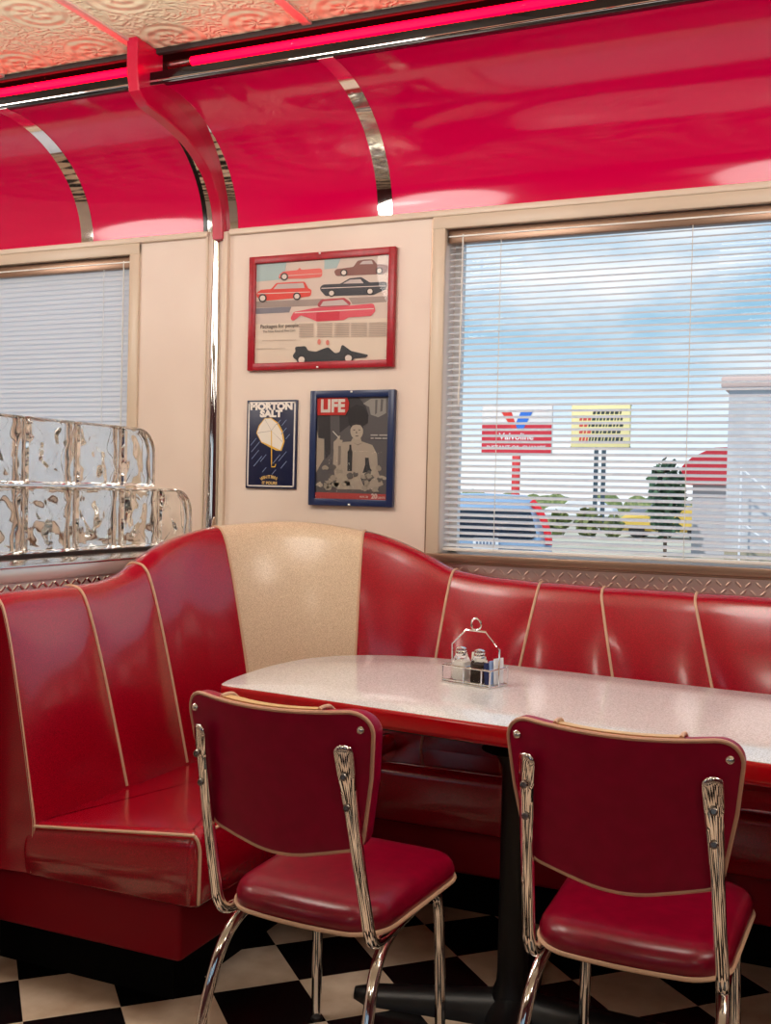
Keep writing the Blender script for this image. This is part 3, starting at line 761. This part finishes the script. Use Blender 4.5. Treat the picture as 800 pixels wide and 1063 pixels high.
P.shapes('kerb', [cp([(80, 332), (262, 324), (252, 352), (80, 360)])], flat(126, 122, 132))
P.shapes('coral_car', [cr_([(193, 186), (198, 165), (216, 150), (290, 143), (300, 128), (306, 142), (410, 134), (412, 178), (320, 186)])], flat(226, 104, 96))
P.shapes('coupe', [cr_([(467, 152), (480, 140), (560, 130), (580, 100), (610, 95), (652, 94), (672, 118), (724, 120), (722, 152), (700, 166), (480, 174)])], flat(134, 84, 76))
P.shapes('wagon', [cr_([(84, 256), (105, 240), (158, 236), (185, 206), (326, 200), (345, 234), (361, 240), (358, 272), (300, 280), (130, 294), (84, 278)])], flat(222, 66, 56))
P.shapes('dark_car', [cr_([(403, 225), (420, 215), (500, 212), (545, 185), (600, 180), (640, 206), (724, 203), (716, 240), (660, 266), (430, 272), (403, 242)])], flat(48, 48, 58))
P.shapes('cab', [cr_([(380, 328), (410, 288), (522, 280), (572, 318)])], flat(176, 60, 72))
P.shapes('body', [cr_([(258, 382), (275, 350), (380, 330), (560, 318), (662, 308), (670, 345), (650, 370), (545, 376), (520, 390), (390, 397), (352, 380), (310, 366), (272, 397)])], flat(216, 74, 92))
P.shapes('shade', [cp([(388, 348), (500, 340), (500, 388), (388, 394)])], flat(204, 28, 58))
P.shapes('car_window', [cp([(192, 212), (320, 207), (328, 232), (170, 237)]), cp([(512, 212), (548, 192), (596, 190), (612, 210)]), cp([(590, 118), (606, 102), (648, 100), (654, 117)]), cp([(405, 322), (420, 298), (515, 290), (545, 316)])], flat(196, 180, 176), True)
P.shapes('trim_line', [cp([(90, 258), (355, 250), (355, 253), (90, 262)]), cp([(410, 232), (715, 222), (715, 225), (410, 236)]), cp([(200, 172), (410, 160), (410, 162), (200, 175)]), cp([(280, 352), (662, 332), (662, 336), (280, 357)])], flat(226, 206, 198))
P.shapes('chassis', [cr_([(270, 570), (290, 545), (283, 522), (340, 518), (350, 540), (390, 545), (422, 532), (450, 522), (482, 552), (505, 548), (515, 508), (530, 518), (560, 540), (646, 560), (630, 572), (580, 576), (540, 600), (340, 600), (300, 592)])], flat(44, 46, 52))
ws = [(225, 176, 19), (517, 158, 17), (684, 150, 17), (117, 282, 21), (290, 273, 19), (460, 258, 18), (643, 250, 18), (320, 586, 24), (548, 576, 25)]
P.shapes('tyre', [cp(ell(x, y, r, r)) for x, y, r in ws], flat(40, 34, 36), True)
P.shapes('hubcap', [cp(ell(x, y, r * .66, r * .66)) for x, y, r in ws], flat(220, 206, 196), True)
P.shapes('figure', [cp(ell(405, 497, 8, 14)), cp(ell(446, 500, 8, 13))], flat(214, 120, 106), True)
P.shapes('columns', [cp([(x, y - (x - 305) * .018), (x + w_, y - (x + w_ - 305) * .018), (x + w_, y + 2.6 - (x + w_ - 305) * .018), (x, y + 2.6 - (x - 305) * .018)]) for x, w_ in ((305, 72), (392, 76), (476, 74), (557, 76), (642, 80)) for y in range(408, 480, 8)] + [cp([(120, 492), (290, 487), (290, 489), (120, 494)]), cp([(90, 533), (240, 530), (240, 532), (90, 535)])], flat(172, 154, 144))
P.text('headline', [('Packages for people:', *cz(108, 425), .0205, .0002, 1.0, 'LEFT', 0), ('The New Kind of Fine Cars', *cz(122, 449), .0125, .0001, 1.0, 'LEFT', 0)], flat(70, 60, 58))
MB().add([(ix0, 3.5325, iz0), (ix1, 3.5325, iz0), (ix1, 3.5325, iz1), (ix0, 3.5325, iz1)], [[0, 1, 2, 3]]).build('glass', M['pane'], fr)
hooks(fr, (x0 + x1) / 2, z0, z1, 3.527); setT(fr, FT)

# (b) blue framed magazine cover
x0, x1, z0, z1 = -1.857, -1.516, 1.233, 1.657
fr = thing('framed_magazine', 'dark blue framed grey magazine cover with a red masthead', 'picture', ((x0 + x1) / 2, WY, (z0 + z1) / 2)); FT = Matrix.Translation((-(x0 + x1) / 2, -WY, -(z0 + z1) / 2))
frame(MB(), x0, x1, z0, z1, .026, 3.527, 3.5495, .003).build('frame', M['blueframe'], fr)
ix0, ix1, iz0, iz1 = x0 + .022, x1 - .022, z0 + .022, z1 - .022
MB().box((ix0 - .004, 3.540, iz0 - .004), (ix1 + .004, 3.548, iz1 + .004)).build('cover', flat(112, 106, 106), fr)
P = Pic(fr, ix0, ix1, iz0, iz1, 3.540)
def lz(x, y): 
    l = 157 - 27 * ((y - 125) / 785.0); r = 698 - 28 * ((y - 120) / 795.0); u = (x - l) / (r - l); return (u, (y - (126 - 6 * u)) / (784 + 10 * u))
lp = lambda L: [lz(*p) for p in L]
P.shapes('dark_wall', [lp([(163, 265), (255, 265), (255, 560), (215, 600), (210, 440), (165, 440)]), lp([(325, 130), (470, 130), (520, 200), (540, 270), (500, 340), (400, 340), (325, 400)])], flat(74, 70, 72))
P.shapes('hanging', [lp([(500, 178), (560, 140), (668, 140), (666, 250), (610, 282), (555, 262), (545, 205)])], flat(176, 168, 160))
P.shapes('hanging_folds', [lp([(590, 150), (606, 150), (600, 250), (586, 262)]), lp([(630, 146), (648, 146), (640, 235), (624, 240)])], flat(120, 114, 112))
P.shapes('curtain', [lp([(150, 345), (165, 440), (208, 448), (205, 600), (180, 640), (135, 720)])], flat(206, 188, 168))
P.shapes('hat', [lp([(393, 330), (388, 270), (404, 215), (450, 184), (505, 200), (538, 262), (534, 325), (505, 345), (405, 350)])], flat(58, 54, 56))
P.shapes('figure', [lp([(422, 440), (480, 440), (486, 464), (565, 492), (598, 560), (602, 690), (640, 790), (560, 830), (300, 830), (272, 640), (280, 520), (350, 470), (408, 466)])], flat(202, 186, 168))
P.shapes('face', [lp(ell(452, 388, 47, 62, 20))], flat(210, 194, 176))
P.shapes('eyes', [lp(ell(434, 378, 8, 4, 8)), lp(ell(472, 378, 8, 4, 8)), lp(ell(453, 424, 13, 4, 8)), lp([(448, 388), (452, 388), (456, 404), (446, 405)])], flat(96, 80, 76))
P.shapes('fringe', [lp([(404, 372), (412, 330), (450, 318), (496, 332), (502, 372), (480, 342), (450, 338), (424, 344)])], flat(66, 60, 62))
P.shapes('raised_hand', [lp([(278, 520), (280, 470), (300, 452), (322, 420), (332, 424), (326, 452), (348, 456), (346, 470), (330, 490), (320, 560), (300, 620)])], flat(206, 190, 172))
P.shapes('cigarette', [lp([(272, 390), (279, 386), (324, 436), (318, 440)])], flat(232, 224, 214))
P.shapes('folds', [lp([(315, 500), (335, 500), (330, 640), (310, 650)]), lp([(420, 470), (455, 488), (500, 472), (460, 496)])], flat(160, 146, 134))
P.shapes('bottles', [lp([(384, 545), (396, 525), (398, 490), (412, 490), (413, 525), (420, 545), (414, 690), (380, 690)]), lp([(478, 745), (500, 680), (512, 640), (512, 588), (538, 588), (542, 640), (560, 690), (566, 745), (500, 806)])], flat(60, 58, 60))
random.seed(3)
fl = []; fl2 = []
for k in range(46):
    x = random.uniform(150, 640); y = random.uniform(655, 845)
    if y < 700 and 420 < x < 560: continue
    (fl if k % 2 else fl2).append(lp([(x + r_ * cos(q), y + r_ * .8 * sin(q)) for q, r_ in [(2 * PI * j / 9, random.uniform(14, 34)) for j in range(9)]]))
P.shapes('flowers', fl, flat(206, 192, 172)); P.shapes('flower_shadows', [[(u * .93 + .04, v) for u, v in p] for p in fl2[:10]], flat(120, 112, 106)); P.shapes('blossoms', fl2[10:], flat(186, 172, 154))
P.shapes('masthead', [lp([(163, 130), (386, 130), (402, 170), (395, 225), (372, 265), (163, 268)])], flat(216, 52, 44))
P.text('masthead_letters', [('LIFE', *lz(278, 200), .064, .0028, .92, 'CENTER', 0)], flat(244, 236, 226))
P.shapes('bottom_band', [lp([(132, 855), (670, 862), (668, 914), (131, 906)])], flat(208, 84, 80))
P.text('price', [('20', *lz(575, 880), .024, .0012), ('CENTS', *lz(626, 890), .010, .0004), ('NOV. 30', *lz(500, 885), .009, .0003)], flat(238, 214, 204))
P.shapes('caption', [lp([(556 + d, 412 + 24 * r_), (556 + d + w_, 412 + 24 * r_), (556 + d + w_, 422 + 24 * r_), (556 + d, 422 + 24 * r_)]) for r_, L in enumerate((((0, 52), (62, 60)), ((0, 22), (30, 46), (84, 40)))) for d, w_ in L], flat(214, 206, 200))
MB().add([(ix0, 3.5325, iz0), (ix1, 3.5325, iz0), (ix1, 3.5325, iz1), (ix0, 3.5325, iz1)], [[0, 1, 2, 3]]).build('glass', M['pane'], fr)
hooks(fr, (x0 + x1) / 2, z0, z1, 3.527); setT(fr, FT)

# (c) enamel salt sign (its trademark figure is left out)
x0, x1, z0, z1 = -2.135, -1.917, 1.291, 1.626
fr = thing('salt_sign', 'small navy enamel salt sign with white border beside the magazine cover', 'sign', ((x0 + x1) / 2, WY, (z0 + z1) / 2)); FT = Matrix.Translation((-(x0 + x1) / 2, -WY, -(z0 + z1) / 2))
MB().box((x0, 3.540, z0), (x1, 3.5495, z1), .002).build('plate', mat('navy_enamel', srgb(16, 24, 62), .35), fr)
P = Pic(fr, x0, x1, z0, z1, 3.540)
P.shapes('border', [[(.03, .02), (.97, .02), (.97, .035), (.03, .035)], [(.03, .965), (.97, .965), (.97, .98), (.03, .98)], [(.03, .02), (.058, .02), (.058, .98), (.03, .98)], [(.942, .02), (.97, .02), (.97, .98), (.942, .98)]], flat(222, 216, 210))
mz = lambda x, y: ((x - (70 - 20 * (y - 135) / 820)) / 472.0, (y - 134) / 824.0)
mp = lambda L: [mz(*p) for p in L]
P.text('title', [('MORTON', *mz(300, 196), .034, .0022, 1.22), ('SALT', *mz(297, 264), .034, .0022, 1.25)], flat(238, 230, 222))
P.shapes('umbrella_rim', [mp([(238, 302), (300, 300), (365, 345), (408, 425), (424, 520), (395, 606), (345, 604), (205, 530), (158, 440), (182, 372)])], flat(222, 176, 74))
P.shapes('umbrella', [mp([(240, 308), (296, 306), (352, 352), (394, 430), (410, 522), (384, 600), (300, 560), (205, 520), (166, 440), (188, 378)])], flat(232, 224, 212))
P.shapes('umbrella_ribs', [mp([(300, 420), (303, 420), (242, 312), (239, 312)]), mp([(300, 420), (302, 423), (170, 442), (168, 438)]), mp([(300, 420), (303, 422), (405, 520), (402, 523)]), mp([(298, 420), (302, 420), (352, 354), (349, 352)])], flat(150, 140, 140))
P.shapes('umbrella_shaft', [mp([(298, 420), (306, 420), (306, 720), (298, 720)]), mp([(298, 720), (306, 720), (302, 750), (330, 752), (338, 728), (344, 730), (336, 760), (300, 760)])], flat(226, 178, 40))
P.shapes('rain', [mp([(x, y), (x + 5, y + 3), (x + 5 - l * .62, y + 3 + l * .75), (x - l * .62, y + l * .75)]) for x, y, l in ((386, 318, 60), (440, 318, 70), (440, 392, 80), (470, 450, 60), (158, 488, 90), (190, 520, 130), (180, 600, 110), (210, 655, 130), (250, 640, 90), (380, 640, 110), (440, 610, 120), (440, 700, 90), (340, 780, 60), (250, 760, 60))], flat(120, 136, 172))
arc = []
word = 'WHEN IT RAINS'
for i, ch_ in enumerate(word):
    if ch_ == ' ': continue
    q = (i - (len(word) - 1) / 2) / (len(word) - 1); a = q * 1.15; arc.append((ch_, *mz(280 + 118 * sin(a) * 1.05, 850 + 105 * (1 - cos(a)) ), .0165, .0006, .9, 'CENTER', -a * .8))
P.text('motto', arc + [('IT POURS', *mz(282, 908), .0155, .0006)], flat(216, 180, 110))
setT(fr, FT)

# ------------------------------------------------------------------ outdoors
concrete = speckle(mat('lot_concrete', (0, 0, 0, 1), .8), srgb(176, 170, 148), srgb(206, 200, 180), .6, .3, .7)
struct(MB().box((-160, -160, -.6), (160, 200, -.3)).build('ground', concrete), 'pale concrete parking lot')
asphalt = speckle(mat('asphalt', (0, 0, 0, 1), .8), srgb(120, 130, 142), srgb(146, 154, 164), 2, .3, .7)
struct(MB().box((-160, 3.8, -.32), (160, 24, -.29)).build('road', asphalt), 'grey asphalt lane in front of the diner')
struct(MB().box((-160, 24, -.34), (160, 24.35, -.16), .03).build('kerb', flat(206, 200, 186)), 'pale kerb beyond the asphalt')
tag(MB().box((-160, 72, -.30), (160, 90, -.27)).build('grass', speckle(mat('verge_grass', (0, 0, 0, 1), .9), srgb(150, 156, 96), srgb(186, 184, 130), .8)), 'dry grass verge beyond the lot', 'grass', None, 'stuff')

# red and white roadside sign
sg = thing('roadside_sign', 'tall white and red roadside sign with a red and blue V', 'sign', (-16.2, 54, -.3), .1)
MB().box((-1.85, -.18, 3.72), (1.85, .18, 6.28), .04).build('sign_box', flat(232, 226, 224), sg)
MB().box((-1.83, -.20, 3.76), (1.83, -.17, 5.22)).build('red_panel', flat(206, 36, 56), sg)
MB().box((-.2, -.16, 0), (.2, .16, 3.74), .03).build('post', flat(214, 52, 56), sg)
MB().add([(-.86, -.21, 5.95), (-.30, -.21, 5.95), (.06, -.21, 4.96), (-.18, -.21, 4.96)], [[0, 1, 2, 3]]).build('logo_stroke', flat(226, 52, 40), sg)
MB().add([(.24, -.21, 5.95), (.86, -.21, 5.95), (.34, -.21, 4.96), (.06, -.21, 4.96), (-.06, -.21, 5.25)], [[0, 1, 2, 3, 4]]).build('logo_stroke', flat(44, 116, 216), sg)
T = Matrix.Translation((0, -.212, 4.6)) @ Matrix.Rotation(PI / 2, 4, 'X')
v, f = text_mesh('Valvoline', .50, .008); MB().add(v, f).build('lettering', flat(244, 236, 236), sg, T=T, fix=False)
T = Matrix.Translation((0, -.212, 4.02)) @ Matrix.Rotation(PI / 2, 4, 'X')
v, f = text_mesh('INSTANT OIL CHANGE', .30, .006); MB().add(v, f).build('lettering', flat(244, 236, 236), sg, T=T, fix=False)
# yellow sign
sg = thing('roadside_sign', 'pale yellow roadside sign with dark rows of letters on two grey posts', 'sign', (-10.5, 48, -.3), 0)
MB().box((-1.32, -.15, 3.8), (1.32, .15, 5.70), .03).build('sign_box', flat(240, 226, 166), sg)
MB().box((-1.34, -.12, 5.66), (1.34, .12, 5.74)).box((-1.34, -.12, 3.76), (1.34, .12, 3.84)).build('rim', flat(96, 110, 96), sg)
for x in (-.17, .17): MB().box((x - .085, -.08, 0), (x + .085, .08, 3.8)).build('post', flat(52, 74, 88), sg)
random.seed(5)
b = MB(); rd = MB()
for r_, z in enumerate((5.36, 5.08, 4.80, 4.50, 4.16)):
    x = -.95 if r_ else -.35
    while x < .95:
        w_ = random.uniform(.07, .17); tgt = rd if x < -.55 else b
        tgt.add([(x, -.155, z - .085), (x + w_, -.155, z - .085), (x + w_ + .03, -.155, z + .085), (x + .03, -.155, z + .085)], [[0, 1, 2, 3]]); x += w_ + .05
b.build('lettering', flat(40, 52, 46), sg, fix=False); rd.build('red_lettering', flat(206, 70, 60), sg, fix=False)

# parked hatchback seen from behind
car = thing('parked_car', 'pale blue hatchback parked outside, tail lamps towards the window', 'car', (-4.28, 13, -.3), .36)
paint = mat('car_paint', srgb(150, 178, 206), .25, .2, **{'Coat Weight': .6})
# body sections along the length (y), half width/height per section
def section(y, w_, zt, zs, wt):   # w_: half width at the shoulder, zs: shoulder height, zt: roof height, wt: half width at the roof
    L = [(w_ * .93, .22), (w_, .40), (w_ * 1.0, zs - .12), (w_ * .985, zs), (wt + (w_ - wt) * .3, zs + (zt - zs) * .55), (wt, zt - .08), (wt * .86, zt - .015), (0, zt)]
    return [Vector((x, y, z)) for x, z in L] + [Vector((-x, y, z)) for x, z in L[::-1][1:]]
secs = [section(-.02, .74, 1.30, .92, .58), section(.06, .84, 1.46, .98, .62), section(.30, .88, 1.575, 1.0, .64), section(.8, .90, 1.60, 1.0, .66), section(1.8, .91, 1.59, .99, .66), section(2.5, .91, 1.46, .97, .62), section(3.1, .90, 1.08, .95, .62), section(3.9, .86, .96, .88, .6), section(4.3, .74, .78, .7, .5)]
b = MB().grid(secs, closed=True); n_ = len(secs[0]); b.f.append(list(range(n_))); b.f.append([8 * n_ + k for k in range(n_)])
b.build('body', paint, car, ang=50)
MB().slab(rpoly([(-.66, 1.02), (.66, 1.02), (.56, 1.40), (-.56, 1.40)], .08), [(0, .02), (0, -.04), (.02, -.05)], lambda x, z, d: (x, d + .10 * max(0, (z - 1.0)), z)).build('rear_window', mat('car_glass', srgb(30, 42, 56), .06), car)
for sx in (-1, 1):
    MB().tube(catmull([Vector((sx * p[0], p[1], p[2])) for p in [(.585, .12, 1.50), (.68, .06, 1.38), (.76, .02, 1.2), (.80, .0, 1.02), (.80, -.01, .96)]], 4), (.05, .045), 8).build('tail_lamp', flat(226, 44, 50, .2), car)
    for y in (.85, 3.4):
        T = Matrix.Translation((sx * .80, y, .32)) @ Matrix.Rotation(PI / 2, 4, 'Y')
        MB().lathe([(.10, -.1), (.29, -.1), (.32, -.06), (.32, .06), (.29, .1), (.10, .1)], 24).build('wheel', flat(24, 24, 26), car, T=T)
MB().box((-.86, -.10, .30), (.86, .20, .60), .06, 3).build('bumper', paint, car)
MB().box((-.60, -.06, .86), (.60, .02, .93), .01).build('tailgate_trim', flat(120, 130, 140), car)
MB().box((-.16, -.125, .88 - .0), (.16, -.055, 1.03), .004).build('number_plate', flat(240, 242, 244), car)
b = MB(); random.seed(2)
for k in range(6): b.box((-.125 + .043 * k, -.130, .915), (-.098 + .043 * k, -.124, .985))
b.build('plate_characters', flat(120, 132, 150), car)

# neighbouring building and canopy
bl = thing('neighbour_building', 'pale grey commercial building with flat roof cap across the lot', 'building', (-2.3, 22, -.3), 0)
MB().box((0, 0, 0), (9, 10, 3.80)).build('walls', speckle(mat('stucco', (0, 0, 0, 1), .8), srgb(196, 196, 198), srgb(210, 210, 210), 2), bl)
MB().box((-.14, -.14, 3.78), (9.1, 10.1, 3.99), .03).build('roof_cap', flat(214, 186, 176), bl)
MB().box((0.0, -.05, 0), (9, .02, .62)).build('base_course', flat(170, 158, 132), bl)
MB().tube([(.30, -.5, 2.2), (1.8, -.5, .9)], .022, 8).tube([(.30, -.5, 1.2), (1.8, -.5, -.0)], .022, 8).tube([(.32, -.5, 0), (.32, -.5, 2.2)], .022, 8).build('stair_rail', flat(240, 240, 240), bl)
cn = thing('red_canopy', 'red drive-up canopy beside the grey building', 'canopy', (-3.6, 30, -.3), 0)
o = rpoly([(-.72, 1.98), (.62, 1.98), (.62, 3.0), (.1, 2.98), (-.45, 2.72), (-.72, 2.45)], [0, 0, 0, .3, .3, .1], 5)
MB().slab(o, [(0, 0), (0, 3)], lambda x, z, d: (x, d, z)).build('canopy_roof', flat(196, 30, 50), cn)
MB().box((-.45, .3, 0), (.6, 2.6, 2.0)).build('booth_wall', flat(190, 190, 198), cn)
MB().box((.52, -.02, 0), (.60, .06, 2.0)).build('canopy_post', flat(40, 40, 46), cn)

def blob_tree(name, label, loc, w_, h_, z0, seed, col, cat, trunk=True, n=170, group=None):
    random.seed(seed); t = thing(name, label, cat, loc, 0, group); b = MB()
    for k in range(n):
        while True:
            p = Vector((random.uniform(-1, 1), random.uniform(-1, 1), random.uniform(-1, 1)))
            if p.length < 1: break
        c = Vector((p.x * w_, p.y * w_, z0 + (h_ - z0) * (.5 + .5 * p.z)))
        r = random.uniform(.16, .30) * min(w_, (h_ - z0))
        T = Matrix.Translation(c) @ Matrix.Rotation(random.uniform(0, 6), 4, Vector((random.random(), random.random(), 1)).normalized())
        b.add([T @ Vector(q) for q in ((-r, 0, -r * .4), (0, r * .3, -r), (r, 0, .2 * r), (0, -.2 * r, r))], [[0, 1, 2, 3]])
    b.build('foliage', col, t, fix=False)
    if trunk: MB().tube([(0, 0, 0), (0, 0, z0 + (h_ - z0) * .5)], .06 * w_ + .02, 8).build('trunk', flat(92, 74, 58), t)
    return t
gA = speckle(mat('leaf_dark', (0, 0, 0, 1), .7), srgb(52, 84, 66), srgb(92, 124, 92), 3)
gB = speckle(mat('leaf_olive', (0, 0, 0, 1), .7), srgb(96, 112, 60), srgb(140, 146, 92), 3)
blob_tree('leafy_tree', 'dark green tree beside the red canopy', (-4.55, 29, -.3), .48, 2.65, .5, 3, gA, 'tree', n=420)
for i, (x, y, w_, h_) in enumerate(((-10.3, 40, .46, 1.0), (-9.2, 40.2, .54, 1.15), (-8.2, 40, .40, .9))):
    blob_tree('bush', 'low green bush ' + ['left of', 'between', 'right of'][i].replace('between', 'right under') + ' the yellow sign, in the planting bed', (x, y, -.3), w_, h_, .05, 20 + i, gB, 'bush', False, 200, 'bushes by the yellow sign')
b = MB(); random.seed(9)
for k in range(26):
    x = -34 + k * 1.4 + random.uniform(-.5, .5)
    w_ = random.uniform(1.2, 2.4); h_ = random.uniform(1.2, 2.0)
    T = Matrix.Translation((x, 96 + random.uniform(0, 6), -.3))
    rows = []
    for i in range(7):
        a = PI / 2 * i / 6
        rows.append([T @ Vector((w_ * cos(a) * cos(q) * (1 + .15 * sin(5 * q + k)), w_ * cos(a) * sin(q), h_ * sin(a) * (1 + .06 * sin(7 * q + k)))) for q in [2 * PI * j / 12 for j in range(12)]])
    b.grid(rows, closed=True)
tag(b.build('treeline', gB, fix=False), 'low olive treeline along the far horizon', 'trees', None, 'stuff')

def small_car(name, label, loc, rz, col, L=4.3, Hh=1.45):
    t = thing(name, label, 'car', loc, rz, 'cars parked across the lot')
    pr = [(-.5 * L, .28), (-.5 * L, .75), (-.44 * L, .88), (-.24 * L, .95), (-.12 * L, Hh), (.22 * L, Hh), (.38 * L, .95), (.48 * L, .85), (.5 * L, .6), (.5 * L, .28)]
    MB().slab([Vector(p) for p in rpoly(pr, .08, 3)], [(.1, -.85), (.0, -.75), (0, .75), (.1, .85)], lambda x, z, d: (x, d, z)).build('body', col, t)
    for s in (-1, 1):
        MB().add([(-.19 * L, s * .852, .97), (-.11 * L, s * .80, Hh - .1), (.20 * L, s * .80, Hh - .1), (.31 * L, s * .852, .97)], [[0, 1, 2, 3]]).build('side_windows', flat(40, 48, 58, .1), t, fix=False)
        for x in (-.31 * L, .31 * L):
            T = Matrix.Translation((x, s * .74, .31)) @ Matrix.Rotation(PI / 2, 4, 'X')
            MB().lathe([(.1, -.1), (.31, -.1), (.31, .1), (.1, .1)], 16).build('wheel', flat(28, 28, 30), t, T=T)
    return t
small_car('sedan', 'yellow car parked across the lot by the dark green tree', (-6.6, 43, -.3), 0, flat(218, 184, 84), 3.6, 1.3)
small_car('sedan', 'dark car parked across the lot just behind the dark green tree', (-4.4, 47, -.3), .1, flat(52, 54, 60), 3.8)
small_car('sedan', 'white car parked far across the lot behind the bushes', (-15.5, 66, -.3), 0, flat(226, 228, 232))
small_car('sedan', 'grey car parked far across the lot behind the yellow car', (-10.6, 68, -.3), 0, flat(120, 128, 140))

# ------------------------------------------------------------------ sky, sun and fill lights
W = bpy.data.worlds.new('World'); bpy.context.scene.world = W; W.use_nodes = True
n, l = W.node_tree.nodes, W.node_tree.links; bg = n['Background']
tc = n.new('ShaderNodeTexCoord'); sp = n.new('ShaderNodeSeparateXYZ'); l.new(tc.outputs['Generated'], sp.inputs[0])
rp = n.new('ShaderNodeValToRGB'); e = rp.color_ramp.elements
e[0].position = 0; e[0].color = (.86, .90, .93, 1); e[1].position = .55; e[1].color = (.22, .42, .68, 1)
q = rp.color_ramp.elements.new(.05); q.color = (.74, .87, .95, 1)
q = rp.color_ramp.elements.new(.16); q.color = (.28, .52, .70, 1)
l.new(sp.outputs[2], rp.inputs[0])
mp_ = n.new('ShaderNodeMapping'); mp_.inputs['Scale'].default_value = (2.2, 2.2, 7); l.new(tc.outputs['Generated'], mp_.inputs[0])
nz = n.new('ShaderNodeTexNoise'); nz.inputs['Scale'].default_value = 1.6; nz.inputs['Detail'].default_value = 6; l.new(mp_.outputs[0], nz.inputs['Vector'])
cr = n.new('ShaderNodeValToRGB'); cr.color_ramp.elements[0].position = .50; cr.color_ramp.elements[1].position = .72; l.new(nz.outputs['Fac'], cr.inputs[0])
mx = n.new('ShaderNodeMix'); mx.data_type = 'RGBA'; l.new(cr.outputs[0], mx.inputs['Factor']); l.new(rp.outputs[0], mx.inputs[6]); mx.inputs[7].default_value = (1.0, .99, .97, 1)
l.new(mx.outputs[2], bg.inputs['Color']); bg.inputs['Strength'].default_value = 1.22
def light(name, kind, loc, rot, e, col, **kw):
    d = bpy.data.lights.new(name, kind); d.energy = e; d.color = col
    for k, v in kw.items(): setattr(d, k, v)
    o = bpy.data.objects.new(name, d); C.objects.link(o); o.location = loc; o.rotation_euler = rot; return o
light('sun', 'SUN', (0, -10, 20), (math.radians(38), math.radians(-12), 0), 3.0, (1, .96, .9), angle=.01)
# unseen fill lights added overhead to brighten wall, ceiling and booth
for x, y, e_ in ((-3.75, 1.9, 42), (-1.95, 1.95, 40), (-.3, 1.9, 33), (1.5, 1.9, 32)):
    light('room_fill', 'POINT', (x, y, 2.44), (0, 0, 0), e_, (1, .94, .88), shadow_soft_size=.34)
for x, y in ((-3.6, -1.6), (-.4, -1.8), (2.0, -1.0)):  # weaker fills added out of view, for surfaces facing the camera
    light('room_fill', 'POINT', (x, y, 2.42), (0, 0, 0), 17, (1, .88, .76), shadow_soft_size=.2)

# ------------------------------------------------------------------ camera
yaw, pitch, roll, F = math.radians(23.6), math.radians(-1.1), math.radians(1.33), 1110.0
fwd = Vector((-sin(yaw) * cos(pitch), cos(yaw) * cos(pitch), sin(pitch))); right = Vector((cos(yaw), sin(yaw), 0)); up = right.cross(fwd)
r2 = right * cos(roll) + up * sin(roll); u2 = up * cos(roll) - right * sin(roll)
cam = bpy.data.cameras.new('camera'); co = bpy.data.objects.new('camera', cam); C.objects.link(co)
co.matrix_world = Matrix(((r2.x, u2.x, -fwd.x, 0), (r2.y, u2.y, -fwd.y, 0), (r2.z, u2.z, -fwd.z, 1.29), (0, 0, 0, 1)))
cam.sensor_fit = 'VERTICAL'; cam.sensor_height = 24; cam.lens = F / 1063.0 * 24; cam.clip_start = .02; cam.clip_end = 500
sc = bpy.context.scene; sc.camera = co
vs = sc.view_settings; vs.view_transform = 'Standard'; vs.look = 'None'; vs.gamma = 1; vs.use_curve_mapping = False; vs.exposure = -.04
